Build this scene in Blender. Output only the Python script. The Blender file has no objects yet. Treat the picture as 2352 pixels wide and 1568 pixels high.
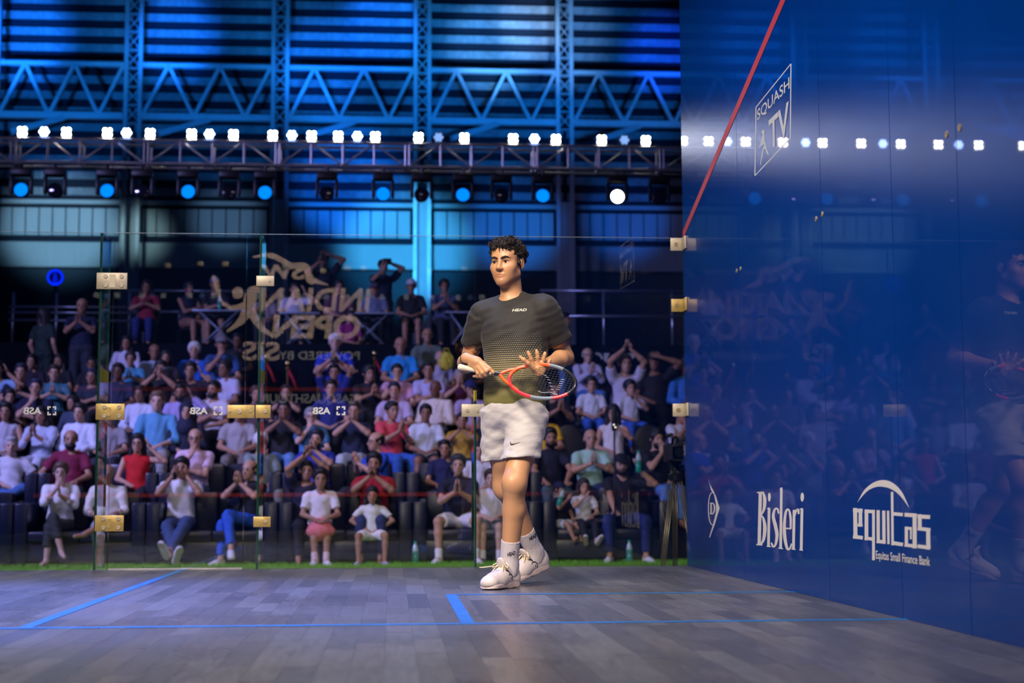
import bpy, bmesh, math, random
import numpy as np
from mathutils import Vector, Matrix
from mathutils.bvhtree import BVHTree

random.seed(11)
RNG = np.random.default_rng(5)
SC = bpy.context.scene
COL = SC.collection
PI = math.pi

# ------------------------------------------------------------------ camera (solved from the court markings)
F_PX, CAM = 3536.0, np.array([1.2944, -5.6148, 0.4717])
YAW, PITCH, ROLL = 0.078507, 0.097811, -0.0035723
FW = np.array([math.sin(YAW) * math.cos(PITCH), math.cos(YAW) * math.cos(PITCH), math.sin(PITCH)])
_r = np.array([math.cos(YAW), -math.sin(YAW), 0.0])
_u = np.cross(_r, FW)
RT = _r * math.cos(ROLL) + _u * math.sin(ROLL)
UP = -_r * math.sin(ROLL) + _u * math.cos(ROLL)

cam_data = bpy.data.cameras.new('camera')
cam_data.sensor_width = 36.0
cam_data.lens = 36.0 * F_PX / 2352.0
cam_data.clip_start, cam_data.clip_end = 0.05, 200.0
cam_data.dof.use_dof = True
cam_data.dof.focus_distance = 7.6
cam_data.dof.aperture_fstop = 2.6
cam = bpy.data.objects.new('camera', cam_data)
COL.objects.link(cam)
M = Matrix.Identity(4)
for i in range(3):
    M[i][0], M[i][1], M[i][2], M[i][3] = RT[i], UP[i], -FW[i], CAM[i]
cam.matrix_world = M
SC.camera = cam

# ------------------------------------------------------------------ world and exposure
world = bpy.data.worlds.new('world')
SC.world = world
world.use_nodes = True
bg = world.node_tree.nodes['Background']
bg.inputs[0].default_value = (0.04, 0.10, 0.55, 1)
bg.inputs[1].default_value = 0.02
SC.view_settings.view_transform = 'Standard'
SC.view_settings.look = 'None'
SC.view_settings.exposure = 0.0
SC.view_settings.gamma = 1.0
SC.view_settings.use_curve_mapping = False


def look(o, target):
    d = Vector(target) - o.location
    o.rotation_euler = d.to_track_quat('-Z', 'Y').to_euler()


def area(name, loc, target, w, h, power, color, spread=180):
    l = bpy.data.lights.new(name, 'AREA')
    l.shape, l.size, l.size_y, l.energy, l.color = 'RECTANGLE', w, h, power, color
    l.spread = math.radians(spread)
    o = bpy.data.objects.new(name, l)
    COL.objects.link(o)
    o.location = loc
    look(o, target)
    return o


def spot(name, loc, target, angle, power, color, blend=0.6, radius=0.12):
    l = bpy.data.lights.new(name, 'SPOT')
    l.energy, l.color, l.spot_size, l.spot_blend, l.shadow_soft_size = power, color, math.radians(angle), blend, radius
    o = bpy.data.objects.new(name, l)
    COL.objects.link(o)
    o.location = loc
    look(o, target)
    return o


# court rig (hangs above the court, out of frame)
area('court_light_key', (-1.9, -4.4, 6.0), (1.6, 1.6, 0.7), 2.4, 1.2, 200, (1.0, 0.84, 0.68), 70)
area('court_light_fill', (3.0, -2.4, 6.6), (1.7, 1.6, 0.5), 1.6, 1.2, 75, (1.0, 0.84, 0.72), 80)
area('court_light_rear', (0.6, 3.4, 7.0), (0.6, 1.2, 0.0), 2.4, 1.2, 95, (0.50, 0.58, 1.0), 90)
area('court_light_front_wall', (0.0, -1.6, 6.8), (0.0, -5.8, 2.0), 3.0, 1.0, 210, (1.0, 0.86, 0.74), 90)
spot('court_blue_wash', (-2.6, 5.6, 7.2), (0.15, 1.5, 0.0), 28, 10500, (0.045, 0.15, 1.0), 1.0, 0.3)
# rig that lights the audience
area('audience_light_left', (-8.5, 8.0, 7.0), (-0.5, 15.6, 1.0), 2.5, 1.0, 330, (0.40, 0.37, 1.0), 75)
area('audience_light_front', (1.5, 6.6, 7.2), (1.2, 15.2, 0.4), 3.0, 1.0, 40, (0.85, 0.62, 0.78), 62)


# ------------------------------------------------------------------ pixel rays
def ray(px, py):
    return FW + RT * ((px - 1176.0) / F_PX) - UP * ((py - 784.0) / F_PX)


def at_depth(px, py, d):
    return CAM + ray(px, py) * d


def at_axis(px, py, ax, v):
    r = ray(px, py)
    return CAM + r * ((v - CAM[ax]) / r[ax])


def at_x(px, py, v): return at_axis(px, py, 0, v)
def at_y(px, py, v): return at_axis(px, py, 1, v)
def at_z(px, py, v): return at_axis(px, py, 2, v)


def to_px(p):
    d = np.asarray(p, float) - CAM
    z = d @ FW
    return 1176 + F_PX * (d @ RT) / z, 784 - F_PX * (d @ UP) / z


# ------------------------------------------------------------------ materials
MATS = {}


def new_mat(name):
    m = bpy.data.materials.new(name)
    m.use_nodes = True
    return m, m.node_tree, m.node_tree.nodes['Principled BSDF']


def mat(name, col, rough=0.6, metal=0.0, var=0.12, scale=30.0, bump=0.0, spec=0.5, emit=None, estr=0.0, sheen=0.0, coat=0.0, sss=0.0, stretch=(1, 1, 1)):
    if name in MATS:
        return MATS[name]
    m, nt, b = new_mat(name)
    b.inputs['Roughness'].default_value = rough
    b.inputs['Metallic'].default_value = metal
    b.inputs['Specular IOR Level'].default_value = spec
    if coat:
        b.inputs['Coat Weight'].default_value = coat
        b.inputs['Coat Roughness'].default_value = 0.05
    if sheen:
        b.inputs['Sheen Weight'].default_value = sheen
    if sss:
        b.inputs['Subsurface Weight'].default_value = sss
        b.inputs['Subsurface Radius'].default_value = (0.01, 0.004, 0.002)
    if emit is not None:
        b.inputs['Emission Color'].default_value = (*emit, 1)
        b.inputs['Emission Strength'].default_value = estr
    tc = nt.nodes.new('ShaderNodeTexCoord')
    mp = nt.nodes.new('ShaderNodeMapping')
    mp.inputs['Scale'].default_value = stretch
    nz = nt.nodes.new('ShaderNodeTexNoise')
    nz.inputs['Scale'].default_value = scale
    nz.inputs['Detail'].default_value = 3
    nt.links.new(tc.outputs['Object'], mp.inputs[0])
    nt.links.new(mp.outputs[0], nz.inputs['Vector'])
    mx = nt.nodes.new('ShaderNodeMix')
    mx.data_type = 'RGBA'
    mx.inputs['A'].default_value = (*[c * (1 - var) for c in col], 1)
    mx.inputs['B'].default_value = (*[min(1, c * (1 + var)) for c in col], 1)
    nt.links.new(nz.outputs['Fac'], mx.inputs['Factor'])
    nt.links.new(mx.outputs['Result'], b.inputs['Base Color'])
    if bump:
        bp = nt.nodes.new('ShaderNodeBump')
        bp.inputs['Strength'].default_value = bump
        bp.inputs['Distance'].default_value = 0.01
        nt.links.new(nz.outputs['Fac'], bp.inputs['Height'])
        nt.links.new(bp.outputs[0], b.inputs['Normal'])
    MATS[name] = m
    return m


def srgb(r, g, b):
    f = lambda v: (v / 255 / 12.92) if v / 255 <= 0.04045 else ((v / 255 + 0.055) / 1.055) ** 2.4
    return (f(r), f(g), f(b))


def emis(name, col, strength):
    if name in MATS:
        return MATS[name]
    m = bpy.data.materials.new(name)
    m.use_nodes = True
    nt = m.node_tree
    nt.nodes.clear()
    e = nt.nodes.new('ShaderNodeEmission')
    e.inputs[0].default_value = (*col, 1)
    e.inputs[1].default_value = strength
    o = nt.nodes.new('ShaderNodeOutputMaterial')
    nt.links.new(e.outputs[0], o.inputs[0])
    MATS[name] = m
    return m


def glass_mat(name, tint, refl=1.0, rough=0.0):
    """thin clear pane: see-through with a mirror reflection that grows towards grazing angles"""
    m = bpy.data.materials.new(name)
    m.use_nodes = True
    nt = m.node_tree
    nt.nodes.clear()
    t = nt.nodes.new('ShaderNodeBsdfTransparent')
    t.inputs[0].default_value = (*tint, 1)
    g = nt.nodes.new('ShaderNodeBsdfGlossy')
    g.inputs['Roughness'].default_value = rough
    g.inputs['Color'].default_value = (1, 1, 1, 1)
    fr = nt.nodes.new('ShaderNodeFresnel')
    fr.inputs[0].default_value = 1.5
    # same reflectance from both sides of the thin pane
    geo = nt.nodes.new('ShaderNodeNewGeometry')
    mi = nt.nodes.new('ShaderNodeMath')
    mi.operation = 'MULTIPLY_ADD'
    mi.inputs[1].default_value = 1.0 / 1.5 - 1.5
    mi.inputs[2].default_value = 1.5
    nt.links.new(geo.outputs['Backfacing'], mi.inputs[0])
    nt.links.new(mi.outputs[0], fr.inputs[0])
    mu = nt.nodes.new('ShaderNodeMath')
    mu.operation = 'MULTIPLY'
    mu.use_clamp = True
    mu.inputs[1].default_value = refl
    nt.links.new(fr.outputs[0], mu.inputs[0])
    mx = nt.nodes.new('ShaderNodeMixShader')
    nt.links.new(mu.outputs[0], mx.inputs[0])
    nt.links.new(t.outputs[0], mx.inputs[1])
    nt.links.new(g.outputs[0], mx.inputs[2])
    o = nt.nodes.new('ShaderNodeOutputMaterial')
    nt.links.new(mx.outputs[0], o.inputs[0])
    return m


# ------------------------------------------------------------------ objects
def link(o, parent=None):
    COL.objects.link(o)
    if parent is not None:
        o.parent = parent
    return o


def tag(o, label=None, cat=None, group=None, kind=None):
    if label: o['label'] = label
    if cat: o['category'] = cat
    if group: o['group'] = group
    if kind: o['kind'] = kind
    return o


def empty(name, loc=(0, 0, 0), rz=0.0):
    o = bpy.data.objects.new(name, None)
    o.empty_display_size = 0.1
    o.location = loc
    o.rotation_euler = (0, 0, rz)
    return link(o)


def thing(name, label, cat, loc=(0, 0, 0), rz=0.0, group=None):
    return tag(empty(name, loc, rz), label, cat, group)


class MB:
    """collects simple shapes into one mesh"""
    def __init__(s):
        s.v, s.f = [], []

    def add(s, verts, faces):
        n = len(s.v)
        s.v.extend([tuple(float(c) for c in p) for p in verts])
        s.f.extend([tuple(i + n for i in f) for f in faces])
        return s

    def box(s, lo, hi, bev=0.0):
        (x0, y0, z0), (x1, y1, z1) = lo, hi
        if bev <= 0:
            return s.add([(x0, y0, z0), (x1, y0, z0), (x1, y1, z0), (x0, y1, z0), (x0, y0, z1), (x1, y0, z1), (x1, y1, z1), (x0, y1, z1)],
                         [(0, 3, 2, 1), (4, 5, 6, 7), (0, 1, 5, 4), (1, 2, 6, 5), (2, 3, 7, 6), (3, 0, 4, 7)])
        bm = bmesh.new()
        bmesh.ops.create_cube(bm, size=1.0)
        for v in bm.verts:
            v.co = Vector(((x0 + x1) / 2 + v.co.x * (x1 - x0), (y0 + y1) / 2 + v.co.y * (y1 - y0), (z0 + z1) / 2 + v.co.z * (z1 - z0)))
        bmesh.ops.bevel(bm, geom=list(bm.edges), offset=bev, segments=2, affect='EDGES', profile=0.5)
        bm.verts.index_update()
        vs, fs = [v.co[:] for v in bm.verts], [[v.index for v in f.verts] for f in bm.faces]
        bm.free()
        return s.add(vs, fs)

    def tube(s, pts, r, n=8, caps=True, up=None):
        pts = [np.asarray(p, float) for p in pts]
        rs = r if isinstance(r, (list, tuple)) else [r] * len(pts)
        vs, fs = [], []
        side = None
        for i, p in enumerate(pts):
            t = pts[min(i + 1, len(pts) - 1)] - pts[max(i - 1, 0)]
            t = t / (np.linalg.norm(t) + 1e-9)
            if side is None:
                a = np.array([0, 0, 1.0]) if abs(t[2]) < 0.9 else np.array([1.0, 0, 0])
                side = np.cross(t, a)
            side = side - t * (side @ t)
            side /= np.linalg.norm(side) + 1e-9
            b = np.cross(t, side)
            for k in range(n):
                a = 2 * PI * k / n
                vs.append(p + (side * math.cos(a) + b * math.sin(a)) * rs[i])
        for i in range(len(pts) - 1):
            for k in range(n):
                k2 = (k + 1) % n
                fs.append((i * n + k, i * n + k2, (i + 1) * n + k2, (i + 1) * n + k))
        if caps:
            fs.append(tuple(range(n))[::-1])
            fs.append(tuple((len(pts) - 1) * n + k for k in range(n)))
        return s.add(vs, fs)

    def lathe(s, prof, n=16, origin=(0, 0, 0), axis=(0, 0, 1)):
        """prof: (radius, height) pairs along axis"""
        ax = np.asarray(axis, float)
        ax /= np.linalg.norm(ax)
        a = np.array([0, 0, 1.0]) if abs(ax[2]) < 0.9 else np.array([1.0, 0, 0])
        e1 = np.cross(ax, a); e1 /= np.linalg.norm(e1)
        e2 = np.cross(ax, e1)
        o = np.asarray(origin, float)
        vs, fs = [], []
        for (r, h) in prof:
            for k in range(n):
                t = 2 * PI * k / n
                vs.append(o + ax * h + (e1 * math.cos(t) + e2 * math.sin(t)) * r)
        for i in range(len(prof) - 1):
            for k in range(n):
                k2 = (k + 1) % n
                fs.append((i * n + k, i * n + k2, (i + 1) * n + k2, (i + 1) * n + k))
        fs.append(tuple(range(n))[::-1])
        fs.append(tuple((len(prof) - 1) * n + k for k in range(n)))
        return s.add(vs, fs)

    def prism(s, poly, nrm, depth):
        """planar 3-D polygon extruded by depth along nrm"""
        nrm = np.asarray(nrm, float) * depth
        p = [np.asarray(q, float) for q in poly]
        n = len(p)
        return s.add(p + [q + nrm for q in p], [tuple(range(n)), tuple(range(2 * n - 1, n - 1, -1))] + [(i, (i + 1) % n, n + (i + 1) % n, n + i) for i in range(n)])

    def mesh(s, name, fix=False):
        me = bpy.data.meshes.new(name)
        me.from_pydata(s.v, [], s.f)
        me.update()
        if fix:
            bm = bmesh.new()
            bm.from_mesh(me)
            bmesh.ops.recalc_face_normals(bm, faces=list(bm.faces))
            bm.to_mesh(me)
            bm.free()
        return me

    def build(s, name, m, parent=None, smooth=False, fix=True):
        me = s.mesh(name, fix)
        me.materials.append(m)
        if smooth:
            shade(me, smooth)
        return link(bpy.data.objects.new(name, me), parent)


def shade(me, ang=True):
    me.polygons.foreach_set('use_smooth', [True] * len(me.polygons))
    if ang is not True:
        try:
            me.set_sharp_from_angle(angle=math.radians(ang))
        except Exception:
            pass


def copy_tree(o, parent=None):
    c = o.copy()
    COL.objects.link(c)
    c.parent = parent
    for ch in list(o.children):
        copy_tree(ch, c)
    return c


def box_obj(name, lo, hi, m, parent=None, bev=0.0):
    return MB().box(lo, hi, bev).build(name, m, parent, smooth=30 if bev else False)


def font_polys(text, bold=0.0, shear=0.0, mirror=False):
    """built-in lettering as flat polygons in a unit box: list of (verts2d, faces)"""
    cu = bpy.data.curves.new('lettering', 'FONT')
    cu.body = text
    cu.size = 1.0
    cu.offset = bold
    cu.shear = shear
    cu.resolution_u = 5
    o = bpy.data.objects.new('lettering', cu)
    COL.objects.link(o)
    dg = bpy.context.evaluated_depsgraph_get()
    dg.update()
    me = bpy.data.meshes.new_from_object(o.evaluated_get(dg))
    v = np.array([p.co[:2] for p in me.vertices])
    f = [tuple(p.vertices) for p in me.polygons]
    bpy.data.objects.remove(o)
    bpy.data.curves.remove(cu)
    bpy.data.meshes.remove(me)
    lo, hi = v.min(0), v.max(0)
    v = (v - lo) / (hi - lo)
    return v, f

# ================================================================== STRUCTURE
XW, YB, GLASS_H, WALL_H = 3.2, 4.26, 2.13, 5.2
YFRONT = -5.80
GROUND = -0.365
steel = mat('steel_grey', (0.42, 0.41, 0.42), 0.38, 0.8, 0.1, 20)
black_cloth = mat('black_drape', (0.004, 0.005, 0.010), 0.95, 0, 0.3, 6, 0.3, spec=0.1)
black_metal = mat('black_metal', (0.012, 0.012, 0.014), 0.4, 0.3, 0.2, 20)
decal_white = mat('white_film', (0.62, 0.61, 0.60), 0.55, 0, 0.05, 40)
decal_grey = mat('pale_grey_film', (0.55, 0.58, 0.58), 0.6, 0, 0.05, 40)
red_paint = mat('red_line_film', (0.55, 0.035, 0.05), 0.5, 0, 0.12, 25)
blue_tape = mat('blue_court_tape', (0.005, 0.105, 0.31), 0.5, 0, 0.5, 9)


# ---- court floor: planks laid along the court
def plank_mat(i, col, rough):
    m, nt, b = new_mat('grey_wood_%d' % i)
    tc = nt.nodes.new('ShaderNodeTexCoord')
    mp = nt.nodes.new('ShaderNodeMapping')
    mp.inputs['Scale'].default_value = (22, 2.2, 1)
    mp.inputs['Location'].default_value = (i * 3.7, i * 1.9, 0)
    n1 = nt.nodes.new('ShaderNodeTexNoise')
    n1.inputs['Scale'].default_value = 2.2
    n1.inputs['Detail'].default_value = 6
    n1.inputs['Distortion'].default_value = 1.2
    n2 = nt.nodes.new('ShaderNodeTexNoise')
    n2.inputs['Scale'].default_value = 1.1
    n2.inputs['Detail'].default_value = 4
    geo = nt.nodes.new('ShaderNodeNewGeometry')
    nt.links.new(geo.outputs['Position'], mp.inputs[0])
    nt.links.new(mp.outputs[0], n1.inputs['Vector'])
    nt.links.new(geo.outputs['Position'], n2.inputs['Vector'])
    add = nt.nodes.new('ShaderNodeMath')
    add.operation = 'MULTIPLY_ADD'
    add.inputs[1].default_value = 0.55
    nt.links.new(n2.outputs['Fac'], add.inputs[0])
    nt.links.new(n1.outputs['Fac'], add.inputs[2])
    cr = nt.nodes.new('ShaderNodeValToRGB')
    cr.color_ramp.elements[0].position, cr.color_ramp.elements[1].position = 0.42, 1.05
    cr.color_ramp.elements[0].color = (*[c * 0.62 for c in col], 1)
    cr.color_ramp.elements[1].color = (*[c * 1.35 for c in col], 1)
    nt.links.new(add.outputs[0], cr.inputs[0])
    nt.links.new(cr.outputs[0], b.inputs['Base Color'])
    rr = nt.nodes.new('ShaderNodeMapRange')
    rr.inputs['To Min'].default_value = rough - 0.08
    rr.inputs['To Max'].default_value = rough + 0.14
    nt.links.new(n2.outputs['Fac'], rr.inputs[0])
    nt.links.new(rr.outputs[0], b.inputs['Roughness'])
    bp = nt.nodes.new('ShaderNodeBump')
    bp.inputs['Strength'].default_value = 0.05
    bp.inputs['Distance'].default_value = 0.004
    nt.links.new(n1.outputs['Fac'], bp.inputs['Height'])
    nt.links.new(bp.outputs[0], b.inputs['Normal'])
    b.inputs['Specular IOR Level'].default_value = 0.45
    return m


_pc = [(0.074, 0.074, 0.084), (0.086, 0.086, 0.096), (0.062, 0.063, 0.073), (0.098, 0.097, 0.105), (0.048, 0.050, 0.060), (0.080, 0.077, 0.083)]
PLANKS = [plank_mat(i, c, 0.25 + 0.015 * i) for i, c in enumerate(_pc)]
floor = tag(box_obj('floor', (-XW - 0.12, YFRONT, GROUND), (XW + 0.06, YB + 0.05, -0.022), mat('court_base', (0.03, 0.03, 0.035), 0.7)),
            'grey wooden squash court floor on a raised base', None, None, 'structure')
unit = MB().box((-0.5, -0.5, -0.02), (0.5, 0.5, 0.0)).mesh('plank')
unit.materials.append(PLANKS[0])
cand = []
PW = 0.0914
for c in range(70):
    x0 = -XW + c * PW
    y = YFRONT + random.uniform(-0.9, 0)
    while y < YB + 0.02:
        L = random.choice((0.45, 0.7, 0.9, 1.1))
        ya, yb = max(y, YFRONT), min(y + L, YB + 0.02)
        y += L
        if yb - ya < 0.06:
            continue
        xc, yc = x0 + PW / 2, (ya + yb) / 2
        vis = 0.0
        if yc > CAM[1] + 1.2:
            p, q = to_px((xc, yc, 0))
            if -40 < p < 2392 and q < 1600:
                d = yc - CAM[1]
                vis = (yb - ya) / d ** 3
        cand.append((vis, xc, yc, yb - ya, random.choices(range(6), (5, 5, 4, 3, 2, 4))[0]))
cand.sort(key=lambda t: -t[0])
rest = [MB() for _ in range(6)]
for i, (vis, xc, yc, L, k) in enumerate(cand):
    if i < 300 and vis > 0:
        o = bpy.data.objects.new('plank', unit)
        o.location = (xc, yc, random.uniform(-0.0006, 0))
        o.scale = (PW - 0.0006, L - 0.0008, 1)
        link(o, floor)
        o.material_slots[0].link = 'OBJECT'
        o.material_slots[0].material = PLANKS[k]
    else:
        rest[k].box((xc - PW / 2 + 0.0006, yc - L / 2, -0.02), (xc + PW / 2 - 0.0006, yc + L / 2 - 0.0015, -0.0003))
me = bpy.data.meshes.new('plank_field')
vs, fs, ms = [], [], []
for k in range(6):
    n = len(vs)
    vs += rest[k].v
    fs += [tuple(i + n for i in f) for f in rest[k].f]
    ms += [k] * len(rest[k].f)
me.from_pydata(vs, [], fs)
for m_ in PLANKS:
    me.materials.append(m_)
me.polygons.foreach_set('material_index', ms)
tag(link(bpy.data.objects.new('plank_field', me), floor), kind='stuff')


def line(x0, y0, x1, y1, m=blue_tape):
    return MB().box((x0, y0, 0.0002), (x1, y1, 0.0014)).build('court_line', m, floor)


line(-XW, 0.0, XW, 0.05)
line(-0.025, 0.05, 0.025, YB)
line(1.55, 0.05, 1.60, 1.60)
line(1.55, 1.60, XW, 1.65)
line(-1.60, 0.05, -1.55, 1.60)
line(-XW, 1.60, -1.55, 1.65)

# ---- side wall on the right: blue filmed glass panels
def blue_wall_mat(name, base, r1=0.30, coat=0.8):
    m, nt, b = new_mat(name)
    geo = nt.nodes.new('ShaderNodeNewGeometry')
    nz = nt.nodes.new('ShaderNodeTexNoise')
    nz.inputs['Scale'].default_value = 1.4
    nz.inputs['Detail'].default_value = 5
    mp = nt.nodes.new('ShaderNodeMapping')
    mp.inputs['Scale'].default_value = (1, 1, 0.35)
    nt.links.new(geo.outputs['Position'], mp.inputs[0])
    nt.links.new(mp.outputs[0], nz.inputs['Vector'])
    cr = nt.nodes.new('ShaderNodeMix')
    cr.data_type = 'RGBA'
    cr.inputs['A'].default_value = (*[c * 0.8 for c in base], 1)
    cr.inputs['B'].default_value = (*[c * 1.2 for c in base], 1)
    nt.links.new(nz.outputs['Fac'], cr.inputs['Factor'])
    nt.links.new(cr.outputs['Result'], b.inputs['Base Color'])
    b.inputs['Roughness'].default_value = r1
    b.inputs['Specular IOR Level'].default_value = 0.0
    b.inputs['Coat Weight'].default_value = coat
    b.inputs['Coat Roughness'].default_value = 0.012
    b.inputs['Coat IOR'].default_value = 1.5
    # dusty film: a compact soft lobe round the mirror direction
    gl = nt.nodes.new('ShaderNodeBsdfGlossy')
    gl.distribution = 'BECKMANN'
    gl.inputs['Roughness'].default_value = r1
    gl.inputs['Color'].default_value = (0.82, 0.86, 1.0, 1)
    fr_ = nt.nodes.new('ShaderNodeFresnel')
    fr_.inputs[0].default_value = 1.33
    mu = nt.nodes.new('ShaderNodeMath')
    mu.operation = 'MULTIPLY'
    mu.inputs[1].default_value = 0.50
    nt.links.new(fr_.outputs[0], mu.inputs[0])
    mxs = nt.nodes.new('ShaderNodeMixShader')
    nt.links.new(mu.outputs[0], mxs.inputs[0])
    nt.links.new(b.outputs[0], mxs.inputs[1])
    nt.links.new(gl.outputs[0], mxs.inputs[2])
    nt.links.new(mxs.outputs[0], nt.nodes['Material Output'].inputs[0])
    return m


blue_wall = blue_wall_mat('blue_filmed_glass', (0.0004, 0.034, 0.225), 0.22, 0.36)
wall_r = tag(box_obj('wall_right', (XW + 0.028, YFRONT, 0.0), (XW + 0.05, YB + 0.02, WALL_H), mat('wall_backing', (0.004, 0.012, 0.06), 0.6)),
             'tall blue tinted glass side wall of the squash court', None, None, 'structure')
seams = [YB + 0.012]
for (px, py) in ((1710, 1332), (1907, 1379), (2075, 1424), (2233, 1463)):
    seams.append(at_x(px, py, XW)[1])
seams += [seams[-1] - 1.25, seams[-1] - 2.5, YFRONT]
for a, b_ in zip(seams[:-1], seams[1:]):
    MB().box((XW, b_ + 0.003, 0.0), (XW + 0.026, a - 0.003, WALL_H)).build('glass_panel', blue_wall, wall_r)
bolt_m = mat('brass_bolt', (0.55, 0.42, 0.22), 0.35, 0.8)


def wall_bolt(px, py, r=0.013):
    p = at_x(px, py, XW)
    MB().lathe([(r, 0), (r, 0.003), (r * 0.45, 0.0035), (r * 0.45, 0.001)], 14, (XW, p[1], p[2]), (-1, 0, 0)).build('bolt', bolt_m, wall_r, 30)


for px, py in ((1692, 622), (1701, 617), (1875, 503), (1889, 492), (2175, 309), (2205, 293)):
    wall_bolt(px, py)
# out line: red stripe falling towards the back wall
pa, pb = at_x(1573, 533, XW), at_x(1797, 8, XW)
k = (pb[2] - pa[2]) / (pb[1] - pa[1])
y1 = YFRONT
z1 = pa[2] + k * (y1 - pa[1])
zt = 4.7
if z1 > zt:
    y1 = pa[1] + (zt - pa[2]) / k
    z1 = zt
MB().prism([(XW, YB, pa[2] + k * (YB - pa[1]) - 0.02), (XW, y1, z1 - 0.02), (XW, y1, z1 + 0.035), (XW, YB, pa[2] + k * (YB - pa[1]) + 0.035)], (-1, 0, 0), 0.002).build('out_line', red_paint, wall_r)


# --- sponsor marks on the right wall, drawn where they stand on the glass
def stroke(pts, closed=False):
    """variable-width ribbon: list of (x, y, w) in crop coordinates -> polygon outline"""
    P = [np.array(p[:2], float) for p in pts]
    L, R = [], []
    for i, p in enumerate(P):
        t = P[min(i + 1, len(P) - 1)] - P[max(i - 1, 0)]
        t /= np.linalg.norm(t) + 1e-9
        n = np.array([-t[1], t[0]]) * pts[i][2] / 2 * (0.86 if pts[i][2] > 12 else 1.0)
        L.append(p + n)
        R.append(p - n)
    return L, R


def smooth_pts(pts, n=5):
    """Catmull-Rom through (x, y, w)"""
    P = [np.array(p, float) for p in pts]
    out = []
    for i in range(len(P) - 1):
        a, b, c, d = P[max(i - 1, 0)], P[i], P[i + 1], P[min(i + 2, len(P) - 1)]
        for t in np.linspace(0, 1, n, endpoint=False):
            out.append(0.5 * ((2 * b) + (c - a) * t + (2 * a - 5 * b + 4 * c - d) * t * t + (3 * b - a - 3 * c + d) * t ** 3))
    out.append(P[-1])
    return [tuple(p) for p in out]


class Decal:
    """flat film on a plane; points come as crop pixels through conv"""
    def __init__(s, conv, nrm, plane):
        s.mb, s.conv, s.n, s.plane = MB(), conv, np.asarray(nrm, float), plane

    def p3(s, q):
        px, py = s.conv(q[0], q[1])
        return s.plane(px, py)

    def poly(s, pts, d=0.0004):
        s.i = getattr(s, 'i', 0) + 1
        d += 0.000012 * (s.i % 60)
        s.mb.prism([s.p3(q) for q in pts], s.n, d)

    def ribbon(s, pts, sm=False, d=0.0004):
        if sm:
            pts = smooth_pts(pts)
        L, R = stroke(pts)
        s.i = getattr(s, 'i', 0) + 1
        d += 0.000012 * (s.i % 60)
        for i in range(len(L) - 1):
            s.mb.prism([s.p3(L[i]), s.p3(L[i + 1]), s.p3(R[i + 1]), s.p3(R[i])], s.n, d)

    def ring(s, cx, cy, rx, ry, w, n=28, a0=0, a1=360):
        s.ribbon([(cx + rx * math.cos(math.radians(a0 + (a1 - a0) * i / n)), cy + ry * math.sin(math.radians(a0 + (a1 - a0) * i / n)), w) for i in range(n + 1)])

    def disc(s, cx, cy, rx, ry, n=20):
        s.poly([(cx + rx * math.cos(2 * PI * i / n), cy + ry * math.sin(2 * PI * i / n)) for i in range(n)])

    def text(s, txt, org, ax_u, ax_v, bold=0.0, shear=0.0):
        """org, ax_u, ax_v: 3-D frame of the text box (full width / height vectors)"""
        v, f = font_polys(txt, bold, shear)
        P = [np.asarray(org) + np.asarray(ax_u) * a + np.asarray(ax_v) * b + s.n * 0.0015 for a, b in v]
        s.mb.add(P, f)

    def build(s, name, m, parent, label=None):
        o = s.mb.build(name, m, parent, fix=True)
        if label:
            o['label'] = label
        return o


c6 = lambda x, y: (1540 + x / 2.8966, 1060 + y / 2.8966)
c4 = lambda x, y: (1540 + x / 2.8005, y / 2.8005)
wpl = lambda px, py: at_x(px, py, XW)
NX = (-1, 0, 0)
# flying D
d = Decal(c6, NX, wpl)
d.ring(279, 312, 27, 108, 5)
d.poly([(254, 118), (262, 150), (292, 205), (288, 212), (270, 190)])
d.poly([(288, 205), (300, 222), (327, 310), (316, 345), (296, 415), (262, 507), (258, 500), (284, 412), (305, 330), (306, 300)])
d.ribbon([(270, 275, 9), (270, 345, 9)])
d.ribbon([(263, 277, 7), (282, 277, 7), (292, 295, 8), (292, 325, 8), (281, 346, 7), (262, 344, 7)], True)
d.build('flying_d_mark', decal_white, wall_r, 'white flying letter D mark in an oval')
# Bisleri
d = Decal(c6, NX, wpl)
d.ribbon([(598, 203, 25), (590, 552, 25)])
d.ribbon([(596, 206, 12), (616, 208, 14), (627, 250, 24), (623, 312, 22), (604, 356, 9)], True)
d.ribbon([(602, 358, 9), (618, 378, 16), (628, 440, 27), (620, 515, 23), (602, 548, 12), (590, 550, 9)], True)
d.ribbon([(576, 205, 9), (622, 203, 9)]); d.ribbon([(572, 551, 9), (612, 553, 9)])
d.ribbon([(656, 308, 20), (652, 562, 20)]); d.ribbon([(640, 562, 7), (668, 565, 7)]); d.ribbon([(644, 312, 7), (658, 306, 7)])
d.disc(658, 236, 9, 30)
d.ribbon([(720, 345, 10), (712, 314, 12), (694, 318, 16), (684, 365, 22), (698, 425, 25), (709, 488, 24), (700, 548, 18), (684, 566, 12), (670, 538, 10)], True)
d.ribbon([(738, 172, 18), (733, 578, 20)]); d.ribbon([(718, 574, 7), (749, 579, 7)]); d.ribbon([(728, 186, 6), (742, 172, 6)])
d.ribbon([(760, 442, 9), (802, 446, 9)])
d.ribbon([(800, 446, 14), (799, 372, 17), (786, 318, 13), (768, 335, 18), (758, 420, 22), (761, 505, 24), (776, 575, 18), (794, 578, 13), (806, 545, 8)], True)
d.ribbon([(823, 320, 20), (818, 582, 20)]); d.ribbon([(806, 580, 7), (832, 584, 7)])
d.ribbon([(822, 380, 8), (836, 330, 13), (849, 318, 17), (853, 348, 13)], True)
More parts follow.
